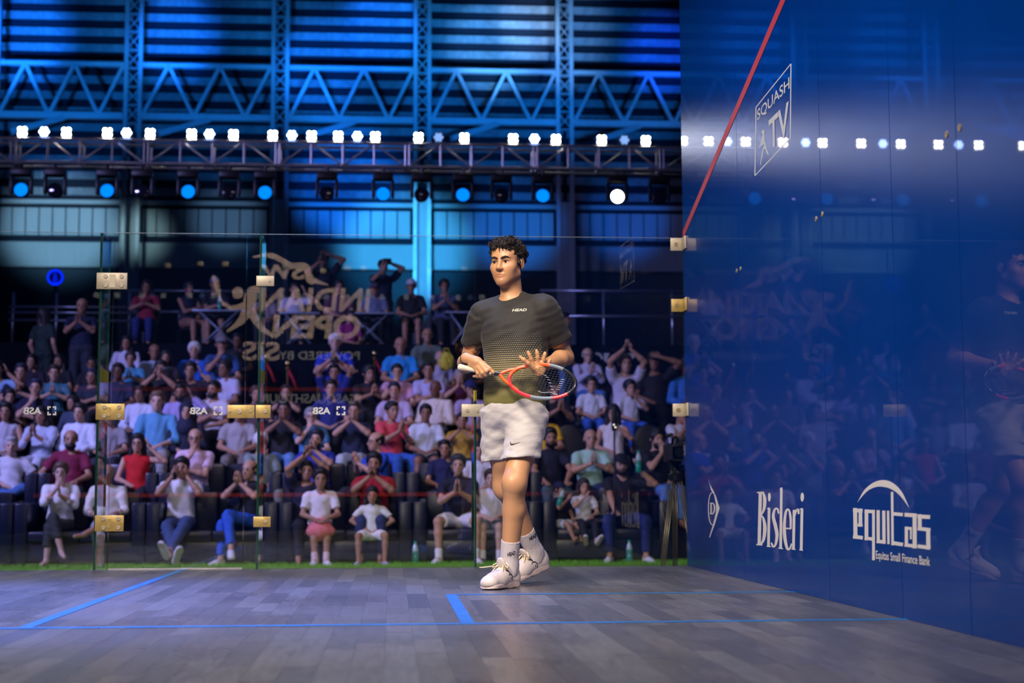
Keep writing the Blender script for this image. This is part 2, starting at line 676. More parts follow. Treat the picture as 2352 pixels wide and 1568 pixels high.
d.ribbon([(875, 312, 20), (870, 586, 20)]); d.ribbon([(857, 585, 7), (882, 590, 7)]); d.ribbon([(862, 316, 7), (877, 310, 7)])
d.disc(877, 236, 11, 30)
d.build('brand_lettering', decal_white, wall_r, 'white serif lettering reading Bisleri')
# equitas
d = Decal(c6, NX, wpl)
for st in (
    [(1229, 308, 30), (1231, 512, 30)], [(1215, 322, 28), (1278, 327, 28)], [(1264, 312, 27), (1264, 432, 27)], [(1246, 420, 22), (1278, 423, 22)], [(1215, 498, 28), (1280, 506, 28)],
    [(1304, 318, 27), (1304, 522, 27)], [(1292, 328, 25), (1360, 333, 25)], [(1292, 508, 25), (1360, 516, 25)], [(1351, 320, 20), (1351, 655, 20)],
    [(1382, 322, 24), (1383, 542, 24)], [(1372, 528, 26), (1432, 536, 26)], [(1419, 325, 24), (1421, 545, 24)],
    [(1448, 326, 17), (1451, 548, 17)],
    [(1475, 200, 18), (1478, 556, 18)], [(1478, 346, 26), (1546, 352, 26)], [(1478, 540, 28), (1547, 551, 28)],
    [(1558, 352, 30), (1640, 358, 30)], [(1625, 346, 30), (1625, 576, 30)], [(1558, 553, 26), (1640, 564, 26)], [(1570, 432, 24), (1570, 562, 24)], [(1560, 440, 22), (1606, 445, 22)], [(1600, 445, 13), (1600, 515, 13)],
    [(1645, 364, 30), (1727, 368, 30)], [(1659, 350, 28), (1659, 452, 28)], [(1645, 444, 28), (1730, 454, 28)], [(1715, 446, 30), (1716, 584, 30)], [(1645, 562, 28), (1730, 572, 28)],
):
    d.ribbon(st)
arc_o = smooth_pts([(1243, 272, 1), (1290, 190, 1), (1350, 140, 1), (1415, 122, 1), (1480, 142, 1), (1540, 205, 1), (1588, 306, 1)], 6)
arc_i = smooth_pts([(1243, 272, 1), (1300, 205, 1), (1355, 172, 1), (1405, 166, 1), (1465, 180, 1), (1525, 222, 1), (1588, 306, 1)], 6)
for i in range(len(arc_o) - 1):
    d.poly([arc_o[i][:2], arc_o[i + 1][:2], arc_i[i + 1][:2], arc_i[i][:2]])
a, b_, c_ = d.p3((1370, 648)), d.p3((1731, 712)), d.p3((1370, 588))
d.text('Equitas Small Finance Bank', (XW, a[1], a[2] - 0.008), (0, b_[1] - a[1], 0), (0, 0, (c_[2] - a[2]) * 1.2), 0.012)
d.build('sponsor_lettering', decal_white, wall_r, 'white equitas lettering under an arc with small bank name below')
# squash tv badge
d = Decal(c4, NX, wpl)
cr = [(550, 690), (775, 410), (771, 888), (543, 1130)]
for i in range(4):
    (x0, y0), (x1, y1_) = cr[i], cr[(i + 1) % 4]
    d.ribbon([(x0, y0, 6), (x1, y1_, 6)])
a, b_, c_ = d.p3((560, 790)), d.p3((766, 470)), d.p3((560, 708))
d.text('SQUASH', (XW, a[1], a[2]), (0, b_[1] - a[1], 0), (0, 0, c_[2] - a[2]), 0.012)
a, b_, c_ = d.p3((637, 975)), d.p3((762, 625)), d.p3((637, 772))
d.text('TV', (XW, a[1], a[2]), (0, b_[1] - a[1], 0), (0, 0, c_[2] - a[2]), 0.02)
d.poly([(602, 830), (590, 870), (572, 950), (600, 925), (622, 980), (604, 895)])
d.ribbon([(604, 940, 10), (590, 990, 7), (578, 1060, 4)]); d.ribbon([(604, 940, 10), (618, 970, 8), (630, 995, 4)])
d.disc(594, 850, 7, 14)
d.build('channel_badge', decal_grey, wall_r, 'pale SQUASH TV badge in a rounded frame')

# ---- glass back wall with a door in the middle
pane = glass_mat('clear_court_glass', (0.94, 0.975, 0.97), 1.15)
edge_m = mat('green_glass_edge', (0.02, 0.09, 0.065), 0.15, 0, 0.1, 10, coat=0.6)
brass = mat('brass_plate', (0.46, 0.33, 0.11), 0.42, 0.4, 0.45, 22, 0.15)
cream_plate = mat('cream_metal_plate', (0.46, 0.41, 0.31), 0.45, 0.3, 0.15, 18)
XF = (-0.552, 0.455, 1.832)
TH = 0.012


def glass_sheet(name, lo, hi, parent, kind=None, label=None):
    me = MB().box(lo, hi).mesh(name, True)
    me.materials.append(pane)
    me.materials.append(edge_m)
    ext = [hi[i] - lo[i] for i in range(3)]
    thin = ext.index(min(ext))
    for p in me.polygons:
        p.material_index = 0 if abs(p.normal[thin]) > 0.9 else 1
    o = link(bpy.data.objects.new(name, me), parent)
    if kind: o['kind'] = kind
    if label: o['label'] = label
    return o


wall_b = glass_sheet('wall_back', (-XW, YB, 0.0), (XF[0] - 0.004, YB + TH, GLASS_H), None, 'structure', 'clear glass back wall of the squash court')
glass_sheet('glass_panel', (XF[1] + 0.004, YB, 0.0), (XF[2] - 0.002, YB + TH, GLASS_H), wall_b)
glass_sheet('glass_panel', (XF[2] + 0.002, YB, 0.0), (XW - 0.004, YB + TH, GLASS_H), wall_b)
door = glass_sheet('door_1', (XF[0] + 0.085, YB, 0.012), (XF[1] - 0.09, YB + TH, GLASS_H - 0.004), None, 'structure', 'clear glass door in the middle of the back wall')
glass_sheet('glass_panel', (XF[0] + 0.002, YB, 0.0), (XF[0] + 0.08, YB + TH, GLASS_H), wall_b)
glass_sheet('glass_panel', (XF[1] - 0.085, YB, 0.0), (XF[1] - 0.002, YB + TH, GLASS_H), wall_b)
for xf, zt_ in zip(XF, (GLASS_H, GLASS_H, 1.13)):
    glass_sheet('glass_fin', (xf - 0.008, YB + TH + 0.004, 0.0), (xf + 0.008, YB + TH + 0.30, zt_), wall_b)
yel = mat('plain_yellow', (0.62, 0.48, 0.02), 0.6)  # plain yellow patches on the fins
zA, zB_ = at_y(240, 873, YB)[2], at_y(240, 845, YB)[2]
MB().box((XF[0] + 0.0085, YB + 0.03, zA), (XF[0] + 0.0095, YB + 0.31, zB_)).build('yellow_mark', yel, wall_b)
MB().box((XF[1] + 0.0085, YB + 0.03, zA), (XF[1] + 0.0095, YB + 0.31, zB_)).build('yellow_mark', yel, wall_b)
MB().box((XF[2] - 0.009, YB + 0.012, 1.06), (XF[2] + 0.009, YB + 0.0155, 1.128)).build('yellow_mark', yel, wall_b)
glint = mat('pale_rim_glint', (0.45, 0.60, 0.62), 0.15, 0.6, 0.1, 10)  # pale rods carry the bright glint of the glass top edges in their colour
for xa, xb_ in ((-XW, XF[0] - .004), (XF[0] + .002, XF[0] + .08), (XF[0] + .085, XF[1] - .09), (XF[1] - .085, XF[1] - .002), (XF[1] + .004, XF[2] - .002), (XF[2] + .002, XW - .004)):
    MB().tube([(xa, YB - .0005, GLASS_H), (xb_, YB - .0005, GLASS_H)], .0016, 6).build('top_rim', glint, wall_b)
# aluminium sill under the door
MB().box((XF[0] + 0.09, YB - 0.006, 0.0), (XF[1] - 0.09, YB + 0.03, 0.010)).build('door_sill', mat('sill_aluminium', (0.8, 0.82, 0.85), 0.25, 0.9), door)


def plate(px0, py0, px1, py1, m, parent, bolts, name='hinge_plate', slot=None):
    a, b_ = at_y(px0, py1, YB), at_y(px1, py0, YB)
    o = MB().box((a[0], YB - 0.012, a[2]), (b_[0], YB - 0.001, b_[2]), 0.002).build(name, m, parent, 30)
    for (fx, fy, r) in bolts:
        x, z = a[0] + (b_[0] - a[0]) * fx, a[2] + (b_[2] - a[2]) * fy
        MB().lathe([(r, 0), (r, 0.005), (r * 0.8, 0.007), (r * 0.42, 0.007), (r * 0.4, 0.003)], 16, (x, YB - 0.012, z), (0, -1, 0)).build('bolt', cream_plate, o, 30)
    if slot:
        fx0, fy0, fx1, fy1 = slot
        MB().box((a[0] + (b_[0] - a[0]) * fx0, YB - 0.016, a[2] + (b_[2] - a[2]) * fy0), (a[0] + (b_[0] - a[0]) * fx1, YB - 0.012, a[2] + (b_[2] - a[2]) * fy1)).build('knuckle', m, o)
    return o


h4 = [(0.30, 0.22, 0.013), (0.30, 0.78, 0.013), (0.82, 0.22, 0.013), (0.82, 0.78, 0.013)]
plate(222, 627, 293, 664, cream_plate, wall_b, h4, slot=(0.42, 0.1, 0.62, 0.9))
plate(220, 927, 287, 964, brass, wall_b, h4, slot=(0.38, 0.22, 0.52, 0.78))
plate(218, 1183, 285, 1220, brass, wall_b, h4, slot=(0.42, 0.22, 0.56, 0.78))
plate(589, 634, 630, 657, cream_plate, wall_b, [(0.75, 0.5, 0.008)], 'clamp_plate')
plate(522, 930, 585, 960, brass, door, [(0.1, 0.5, 0.008), (0.46, 0.5, 0.014), (0.86, 0.5, 0.008)], 'lock_plate')
plate(587, 930, 622, 960, brass, wall_b, [(0.65, 0.5, 0.012)], 'clamp_plate')
plate(582, 1186, 622, 1210, brass, wall_b, [(0.7, 0.5, 0.010)], 'clamp_plate')
plate(1060, 928, 1112, 957, cream_plate, wall_b, [(0.25, 0.5, 0.012), (0.75, 0.5, 0.012)], 'clamp_plate')
for i, (py, m_) in enumerate(((560, cream_plate), (701, brass), (942, cream_plate))):
    p = at_x(1571 + i, py, XW)
    z = p[2]
    cl = MB().box((XW - 0.085, YB - 0.012, z - 0.042), (XW - 0.001, YB - 0.001, z + 0.042), 0.002).build('corner_clamp', m_, wall_b, 30)
    MB().box((XW - 0.012, YB - 0.115, z - 0.042), (XW - 0.0005, YB - 0.013, z + 0.042), 0.002).build('clamp_leaf', m_, cl, 30)
    MB().lathe([(0.013, 0), (0.013, 0.006), (0.005, 0.006), (0.005, 0.002)], 14, (XW - 0.05, YB - 0.012, z), (0, -1, 0)).build('bolt', bolt_m, cl, 30)
# small mirrored maker's marks on the glass (they read from outside)
def asb(cx, cy):
    d = Decal(lambda x, y: (x, y), (0, -1, 0), lambda px, py: at_y(px, py, YB))
    a, b_ = at_y(cx + 5, cy + 8, YB), at_y(cx - 36, cy - 8, YB)
    d.text('ASB', (a[0], YB, a[2]), (b_[0] - a[0], 0, 0), (0, 0, b_[2] - a[2]), 0.03)
    q, w = cx + 29, 8.5
    for sx in (-1, 1):
        for sy in (-1, 1):
            d.ribbon([(q + sx * w, cy + sy * 2.2, 3.4), (q + sx * w, cy + sy * (w + 1.4), 3.4)])
            d.ribbon([(q + sx * 2.2, cy + sy * w, 3.4), (q + sx * (w + 1.4), cy + sy * w, 3.4)])
            d.poly([(q + sx * 2.2, cy + sy * (w + 1.4)), (q + sx * 2.2, cy + sy * (w - 2.5)), (q + sx * 5.2, cy + sy * (w - 1.2))])
            d.poly([(q + sx * (w + 1.4), cy + sy * 2.2), (q + sx * (w - 2.5), cy + sy * 2.2), (q + sx * (w - 1.2), cy + sy * 5.2)])
    return d.build('maker_mark', decal_grey, wall_b, 'small mirrored ASB mark on the glass')


asb(90, 943); asb(472, 943); asb(754, 943)

# ---- front wall of the court (beside and behind the camera): its lines and lettering mirror in the back glass
front_m = blue_wall_mat('front_filmed_glass', (0.003, 0.012, 0.06), 0.3, 0.3)
wall_f = tag(box_obj('wall_front', (-XW, YFRONT - 0.03, 0.0), (XW, YFRONT, 4.9), front_m), 'dark blue front wall of the squash court', None, None, 'structure')
YM = 2 * YB - YFRONT   # where the front wall appears in the mirror of the back glass
fr = lambda px, py: (lambda p: np.array([p[0], YFRONT, p[2]]))(at_y(px, py, YM))
MB().box((-XW, YFRONT, 0.43), (XW, YFRONT + 0.02, 0.48)).build('tin_line', mat('tin_red', (0.85, 0.07, 0.06), 0.45), wall_f)  # red brightened to make up for the weak light on the tin
MB().box((-XW, YFRONT, 1.78), (XW, YFRONT + 0.002, 1.83)).build('service_line', mat('dimmed_red_film', (0.22, 0.015, 0.02), 0.5), wall_f)  # red darkened so the mirrored line looks dim; the dimness is in the colour
MB().box((-XW, YFRONT, 4.57), (XW, YFRONT + 0.002, 4.62)).build('out_line', red_paint, wall_f)
tan_film = mat('warm_white_film', (0.88, 0.68, 0.62), 0.6, 0, 0.04, 20)
for px, py in ((385, 610), (460, 606), (518, 606), (742, 622), (798, 616), (835, 616), (985, 622), (1067, 617), (655, 612)):
    q = fr(px, py)
    MB().box((q[0] - .04, YFRONT, q[2] - .03), (q[0] + .04, YFRONT + .012, q[2] + .03), .003).build('clamp_plate', cream_plate, wall_f, 30)
pink_film = mat('pinkish_film', (0.80, 0.50, 0.45), 0.6, 0, 0.04, 20)
NF = (0, 1, 0)


def mtext(txt, x0, y0, x1, y1, m, bold=0.03, shear=0.0, label=None, name='title_lettering'):
    d = Decal(lambda x, y: (x, y), NF, fr)
    a, b_ = fr(x1, y1), fr(x0, y0)           # text starts at the mirrored right side
    d.text(txt, (a[0], YFRONT, a[2]), (b_[0] - a[0], 0, 0), (0, 0, b_[2] - a[2]), bold, shear)
    return d.build(name, m, wall_f, label)


mtext('JSW', 598, 606, 722, 652, tan_film, 0.03, 0.1)
mtext('INDIAN', 596, 660, 852, 716, tan_film, 0.022, -0.10)
mtext('OPEN', 624, 722, 828, 778, tan_film, 0.040, -0.10)
mtext('POWERED BY', 640, 806, 826, 826, decal_grey, 0.01)
mtext('SIS', 556, 784, 642, 828, tan_film, 0.03)
mtext('PSASQUASHTOUR', 600, 904, 828, 930, decal_grey, 0.02)
d = Decal(lambda x, y: (x, y), NF, fr)
d.ribbon([(580, 590, 2), (620, 586, 14), (660, 604, 12), (690, 622, 2)], True)
d.ribbon([(660, 612, 10), (700, 612, 20), (715, 640, 14), (755, 654, 2)], True)
d.build('swoosh_mark', tan_film, wall_f, 'pale wing shaped mark over the title lettering')
d = Decal(lambda x, y: (x, y), NF, fr)
d.disc(546, 672, 13, 13)
d.ribbon([(612, 664, 4), (580, 668, 26), (572, 700, 34), (555, 735, 20), (520, 762, 3)], True)
d.ribbon([(575, 712, 26), (600, 752, 16), (635, 776, 4)], True)
d.ribbon([(560, 700, 12), (530, 706, 10), (508, 690, 6), (500, 664, 12), (494, 644, 14), (488, 630, 2)], True)
d.build('runner_mark', tan_film, wall_f, 'pale squash player figure mark beside the title lettering')

# ================================================================== HALL
hall_floor = tag(box_obj('floor_hall', (-16, YFRONT - 2, GROUND - 0.1), (14, 33, GROUND), mat('hall_concrete', (0.02, 0.02, 0.03), 0.8)), 'dark hall floor around the court', None, None, 'structure')
turf_m = mat('green_turf', (0.15, 0.44, 0.015), 0.8, 0, 0.35, 60)
mb = MB().box((-8.5, 11.4, GROUND), (6.5, 13.55, GROUND + 0.012))
tr = np.random.default_rng(3)
for i in range(9000):
    x, y = tr.uniform(-5.6, 5.2), tr.uniform(11.9, 13.0)
    a, h, w = tr.uniform(0, PI), tr.uniform(0.02, 0.045), 0.006
    dx, dy = math.cos(a) * w, math.sin(a) * w
    lx, ly = tr.normal(0, 0.01, 2)
    mb.add([(x - dx, y - dy, GROUND + 0.01), (x + dx, y + dy, GROUND + 0.01), (x + lx, y + ly, GROUND + 0.012 + h)], [(0, 1, 2)])
tag(mb.build('turf', turf_m, fix=False), 'strip of bright green artificial grass behind the court', 'grass', None, 'stuff')

# tiers of the stand
ROWY = {1: 13.15, 2: 14.30, 3: 15.35, 4: 16.20, 5: 17.05, 6: 17.90, 7: 18.60, 8: 20.3}
ROWF = {1: GROUND, 2: 0.0, 3: 0.42, 4: 0.78, 5: 1.10, 6: 1.48, 7: 1.78, 8: 2.84}
tier_m = mat('black_stand_carpet', (0.006, 0.007, 0.012), 0.9, 0, 0.3, 14, spec=0.15)
TIER_FRONT = {2: 13.64, 3: 14.80, 4: 15.72, 5: 16.57, 6: 17.42, 7: 18.27}
stand = tag(box_obj('floor_stand', (-11, TIER_FRONT[2], GROUND), (9, TIER_FRONT[3], ROWF[2]), tier_m), 'black stepped spectator stand', None, None, 'structure')
for r in (3, 4, 5, 6, 7):
    box_obj('tier_step', (-11, TIER_FRONT[r], GROUND), (9, TIER_FRONT[r + 1] if r < 7 else 18.94, ROWF[r]), tier_m, stand)
plat = tag(box_obj('floor_platform', (-11, 18.95, GROUND), (9, 26.0, ROWF[8]), black_cloth), 'black draped platform at the top of the stand', None, None, 'structure')
# white shapes of the print on the drape, partly hidden by the crowd
d = Decal(lambda x, y: (x, y), (0, -1, 0), lambda px, py: at_y(px, py, 18.95))
d.ribbon([(1368, 811, 5), (1378, 814, 6), (1384, 824, 5)]); d.poly([(1387, 811), (1400, 811), (1391, 832), (1387, 826)])
d.poly([(1442, 811), (1464, 811), (1455, 823), (1450, 823)])
d.build('print_mark', decal_grey, plat, 'pale cropped print on the black drape')

# far wall of the hall
YW = 32.0
sheet_dark = mat('dark_wall_sheet', (0.010, 0.014, 0.03), 0.8)
wall_far = tag(box_obj('wall_far', (-16, YW + 0.25, GROUND), (14, YW + 0.45, 16.5), sheet_dark), 'far wall of the hall with horizontal louvres', None, None, 'structure')
slat_m = mat('pale_louvre_sheet', (0.34, 0.36, 0.38), 0.55, 0.1, 0.6, 2.2, 0, stretch=(3, 1, 1.6))  # strong blotches in the sheet colour imitate the broken-up light on the louvres
PXC = (-24, 305, 643, 970, 1297, 1624)
XC = [at_y(p, 250, 30.5)[0] for p in PXC]
XB = [at_y(p, 250, YW)[0] for p in PXC]
step = XB[1] - XB[0]
bays = [XB[0] - 2 * step, XB[0] - step] + XB + [XB[-1] + step]
z_lo, pitch = at_y(700, 452, YW)[2], 0.398
slat_me = {}
for a, b_ in zip(bays[:-1], bays[1:]):
    for k in range(20):
        z = z_lo + k * pitch
        key = round(b_ - a, 2)
        if key not in slat_me:
            w = b_ - a - 0.1
            slat_me[key] = MB().add([(-w / 2, 0.10, 0), (w / 2, 0.10, 0), (w / 2, 0, 0.165), (-w / 2, 0, 0.165), (-w / 2, 0.13, 0), (w / 2, 0.13, 0), (w / 2, 0.03, 0.18), (-w / 2, 0.03, 0.18)],
                                   [(0, 1, 2, 3), (7, 6, 5, 4), (0, 4, 5, 1), (3, 2, 6, 7), (0, 3, 7, 4), (1, 5, 6, 2)]).mesh('slat', True)
            slat_me[key].materials.append(slat_m)
        o = link(bpy.data.objects.new('slat', slat_me[key]), wall_far)
        o.location = ((a + b_) / 2, YW, z)
pan_m = mat('pale_shutter_panel', (0.52, 0.54, 0.52), 0.55, 0.1, 0.12, 4, 0, stretch=(8, 1, 0.3))
pill_m = mat('white_pillar_paint', (0.62, 0.63, 0.62), 0.6, 0, 0.1, 3)
zz = lambda py: at_y(700, py, YW)[2]
for i, (a, b_) in enumerate(zip(bays[:-1], bays[1:])):
    n = 9
    for j in range(n):   # ribbed shutter
        xa, xb_ = a + 0.28 + (b_ - a - 0.56) * j / n, a + 0.28 + (b_ - a - 0.56) * (j + 1) / n
        MB().box((xa + 0.012, YW + 0.04, zz(545)), (xb_ - 0.012, YW + 0.10, zz(482)), 0.01).build('shutter_panel', pan_m, wall_far)
    MB().box((a + 0.2, YW - 0.02, zz(474)), (b_ - 0.2, YW + 0.14, zz(464)), 0.01).build('shutter_box', pan_m, wall_far)
    MB().box((a + 0.15, YW - 0.05, zz(618)), (b_ - 0.15, YW + 0.14, zz(560)), 0.02).build('parapet_panel', pan_m, wall_far)
    MB().box((a - 0.21, YW - 0.30, GROUND), (a + 0.21, YW + 0.1, zz(462)), 0.02).build('pillar', pill_m, wall_far)
box_obj('ledge', (-16, YW - 0.02, GROUND), (14, YW + 0.2, zz(622)), mat('dark_teal_paint', (0.03, 0.05, 0.06), 0.7), wall_far)
# round blue lit sign on the far wall
p = at_y(127, 637, 26.5)
sg = thing('round_sign', 'round blue glowing sign on the dark wall above the stand', 'sign', (p[0], 26.5, p[2]))
mb = MB()
for i in range(32):
    a0, a1 = 2 * PI * i / 32, 2 * PI * (i + 1) / 32
    R0, R1 = 0.125, 0.165
    mb.prism([(R0 * math.cos(a0), 0, R0 * math.sin(a0)), (R1 * math.cos(a0), 0, R1 * math.sin(a0)), (R1 * math.cos(a1), 0, R1 * math.sin(a1)), (R0 * math.cos(a1), 0, R0 * math.sin(a1))], (0, -1, 0), 0.02)
mb.build('ring', emis('blue_sign_glow', (0.0, 0.02, 1.0), 1.6), sg)
MB().prism([(-0.045, 0, -0.12), (0.045, 0, -0.12), (0.05, 0, 0.0), (0.03, 0, 0.04), (-0.03, 0, 0.04), (-0.05, 0, 0.0)], (0, -1, 0), 0.015).lathe([(0.001, 0), (0.035, 0.0), (0.035, 0.015), (0.001, 0.016)], 14, (0, 0, 0.07), (0, -1, 0)).build('figure', emis('blue_sign_dim', (0.0, 0.015, 1.0), 0.7), sg)
MB().lathe([(0.17, 0), (0.17, 0.03)], 32, (0, 0.035, 0), (0, -1, 0)).build('backing', black_metal, sg, 30)
MB().box((-0.03, 0.03, -5.6), (0.03, 0.09, -0.1)).build('post', black_metal, sg)

# ---- lattice columns and girder in front of the far wall
blue_steel = mat('painted_roof_steel', (0.70, 0.74, 0.78), 0.5, 0.2, 0.15, 8)
YG = 30.5
zg = lambda py: at_y(800, py, YG)[2]


def beam(name, a, b_, w, m, parent, t=None):
    """rectangular bar between two points"""
    a, b_ = np.asarray(a, float), np.asarray(b_, float)
    dvec = b_ - a
    L = np.linalg.norm(dvec)
    t = t or w
    key = (round(L, 3), w, t)
    me = BEAMS.get(key)
    if me is None:
        me = MB().box((-w / 2, -t / 2, 0), (w / 2, t / 2, L)).mesh(name)
        me.materials.append(m)
        BEAMS[key] = me
    o = link(bpy.data.objects.new(name, me), parent)
    o.location = a
    o.rotation_euler = Vector(dvec).to_track_quat('Z', 'Y').to_euler()
    if me.materials[0] is not m:
        o.material_slots[0].link = 'OBJECT'
        o.material_slots[0].material = m
    return o


BEAMS = {}
for i, x in enumerate([XC[0] - step] + XC):
    c = tag(empty('pillar_lattice', (x, YG, 0)), 'blue lit lattice steel column of the hall', None, None, 'structure')
    for s in (-1, 1):
        beam('chord', (s * 0.165, 0, zg(1150)), (s * 0.165, 0, 16.2), 0.09, blue_steel, c, 0.12)
    z = zg(292)
    k = 0
    while z < 16:
        beam('batten_plate', (-0.12, -0.03, z), (0.12, -0.03, z), 0.16, blue_steel, c, 0.02).scale = (1, 1, 1)
        beam('lacing_bar', (-0.12, -0.04, z + 0.08), (0.12, -0.04, z + 0.36), 0.05, blue_steel, c, 0.02)
        beam('lacing_bar', (0.12, -0.02, z + 0.08), (-0.12, -0.02, z + 0.36), 0.05, blue_steel, c, 0.02)
        z += 0.44
        k += 1
for i, (xa, xb_) in enumerate(zip([XC[0] - step] + XC[:-1], XC)):
    g = tag(empty('beam_girder', (xa, YG, 0)), 'blue lit triangulated roof girder between the columns', None, None, 'structure')
    L = xb_ - xa
    zt_, zb_ = zg(158), zg(275)
    beam('top_chord', (0.22, 0, zt_), (L - 0.22, 0, zt_), 0.10, blue_steel, g)
    beam('bottom_chord', (0.22, 0, zb_), (L - 0.22, 0, zb_), 0.15, blue_steel, g)
    n = 5
    for j in range(n):
        x0, x1 = 0.22 + (L - 0.44) * j / n, 0.22 + (L - 0.44) * (j + 1) / n
        up = j % 2 == 0
        beam('diagonal', (x0, 0, zb_ if up else zt_), (x1, 0, zt_ if up else zb_), 0.12, blue_steel, g, 0.08)
    beam('knee_brace', (L * 0.52, 0, zb_ - 0.05), (L * 0.2, -0.6, zb_ - 0.55), 0.13, blue_steel, g)

# ================================================================== LIGHTING TRUSS above the stand
YT = 18.5
tz = lambda py: at_y(800, py, YT)[2]
TZ0, TZ1 = tz(386), tz(334)
truss = tag(empty('lighting_truss', (0, YT, 0)), 'long silver box truss carrying stage lamps above the stand', 'truss')
tube_me = {}


def rod(name, a, b_, r, m, parent):
    a, b_ = np.asarray(a, float), np.asarray(b_, float)
    L = float(np.linalg.norm(b_ - a))
    key = (round(L, 3), r)
    me = tube_me.get(key)
    if me is None:
        me = MB().tube([(0, 0, 0), (0, 0, L)], r, 8).mesh(name)
        shade(me, 40)
        me.materials.append(m)
        tube_me[key] = me
    o = link(bpy.data.objects.new(name, me), parent)
    o.location = a
    o.rotation_euler = Vector(b_ - a).to_track_quat('Z', 'Y').to_euler()
    if me.materials[0] is not m:
        o.material_slots[0].link = 'OBJECT'
        o.material_slots[0].material = m
    return o


TX0, TX1 = at_y(-900, 350, YT)[0], at_y(1800, 350, YT)[0]
HW = 0.17
for dy in (-HW, HW):
    for z in (TZ0, TZ1):
        rod('chord', (TX0, dy, z), (TX1, dy, z), 0.025, steel, truss)
nm = int(round((TX1 - TX0) / 2.0))
for mI in range(nm):
    x0 = TX0 + (TX1 - TX0) * mI / nm
    x1 = TX0 + (TX1 - TX0) * (mI + 1) / nm
    xs = [x0 + 0.03 + (x1 - x0 - 0.06) * j / 4 for j in range(5)]
    for j, x in enumerate(xs):
        rod('strut', (x, -HW, TZ0), (x, -HW, TZ1), 0.018, steel, truss)
        if j in (0, 2, 4):
            rod('strut', (x, HW, TZ0), (x, HW, TZ1), 0.018, steel, truss)
            rod('cross_strut', (x, -HW, TZ1), (x, HW, TZ1), 0.016, steel, truss)
            rod('cross_strut', (x, -HW, TZ0), (x, HW, TZ0), 0.016, steel, truss)
    for j in range(4):
        up = j % 2 == 0
        rod('diagonal', (xs[j], -HW, TZ0 if up else TZ1), (xs[j + 1], -HW, TZ1 if up else TZ0), 0.016, steel, truss)
for x in (TX0 + 1.0, -9.6, 6.4):      # hoist chains up to the roof
    rod('hoist_chain', (x, 0, TZ1), (x, 0, 16), 0.012, black_metal, truss)

# ---- LED par lamps standing on the truss
par_w = emis('lamp_white', (1.0, 0.98, 0.95), 85.0)
par_b = emis('lamp_blue', (0.30, 0.45, 1.0), 32.0)
par_d = emis('lamp_dim', (0.25, 0.45, 1.0), 1.1)


def make_par(kind, lenses, mlens):
    r = empty('par_lamp')
    R = 0.10
    MB().lathe([(0.07, 0.16), (0.098, 0.10), (R + 0.006, 0.0), (R + 0.006, -0.012), (R, -0.012), (R, 0.0)], 20, (0, 0, 0), (0, 1, 0)).build('can', black_metal, r, 40)
    MB().tube([(-0.125, 0.05, 0.0), (-0.125, 0.05, -0.12), (0.125, 0.05, -0.12), (0.125, 0.05, 0.0)], 0.010, 6).tube([(0, 0.05, -0.12), (0, 0.05, -0.15)], 0.02, 8).build('yoke', black_metal, r)
    for (x, z, q) in lenses:
        MB().lathe([(q, 0), (q * 0.95, 0.012), (q * 0.6, 0.02)], 14, (x, -0.004, z), (0, -1, 0)).build('lens', mlens, r, 40)
    r.hide_render = False
    return r


four = [(sx * 0.048, sz * 0.048, 0.040) for sx in (-1, 1) for sz in (-1, 1)]
six = [(0, 0, 0.036)] + [(0.066 * math.cos(a), 0.066 * math.sin(a), 0.033) for a in [2 * PI * i / 6 for i in range(6)]]
pars = [(53, 308, 'w'), (103, 307, 'b'), (154, 312, 'w'), (248, 314, 'w'), (292, 310, 'b'), (346, 315, 'w'), (441, 317, 'w'), (482, 312, 'b'), (537, 317, 'w'),
        (627, 317, 'w'), (671, 314, 'b'), (716, 317, 'w'), (777, 318, 'w'), (821, 316, 'b'), (862, 321, 'w'), (961, 318, 'w'), (1007, 315, 'd'), (1066, 318, 'w'),
        (1178, 318, 'w'), (1227, 315, 'b'), (1276, 319, 'w'), (1381, 317, 'w'), (1433, 313, 'd'), (1482, 317, 'w'),
        (-60, 312, 'w'), (-105, 310, 'b'), (-150, 312, 'w'), (-255, 312, 'w'), (-300, 310, 'b'), (-345, 312, 'w')]
proto = {k: make_par(k, four if k == 'w' else six, {'w': par_w, 'b': par_b, 'd': par_d}[k]) for k in 'wbd'}
used = set()
nth = {'w': 0, 'b': 0, 'd': 0}
ordn = 'first second third fourth fifth sixth seventh eighth ninth tenth eleventh twelfth thirteenth fourteenth fifteenth sixteenth seventeenth eighteenth'.split()
word = {'w': 'white', 'b': 'pale blue', 'd': 'dimmed blue'}
seen_n = {}
for (px, py, k) in sorted(pars):
    o = proto[k] if k not in used else copy_tree(proto[k])
    used.add(k)
    p = at_y(px, py, YT)
    o.location = (p[0], YT - 0.05, TZ1 + 0.14)
    if px > 0:
        i = seen_n.get(k, 0)
        seen_n[k] = i + 1
        lab = '%s stage lamp on the truss, %s such lamp from the left' % (word[k], ordn[i])
    else:
        lab = 'stage lamp on the part of the truss beyond the left edge'
    o.scale = (.78, .78, .78)
    tag(o, lab, 'lamp', 'stage lamps standing on the truss')

# ---- moving heads hanging below the truss
mv_c = emis('moving_head_cyan', (0.0, 0.20, 1.0), 1.5)
mv_w = emis('moving_head_white', (1.0, 0.95, 0.85), 14.0)
mv_o = mat('dark_lens', (0.01, 0.012, 0.02), 0.1, 0, 0.1, 10, coat=1.0)


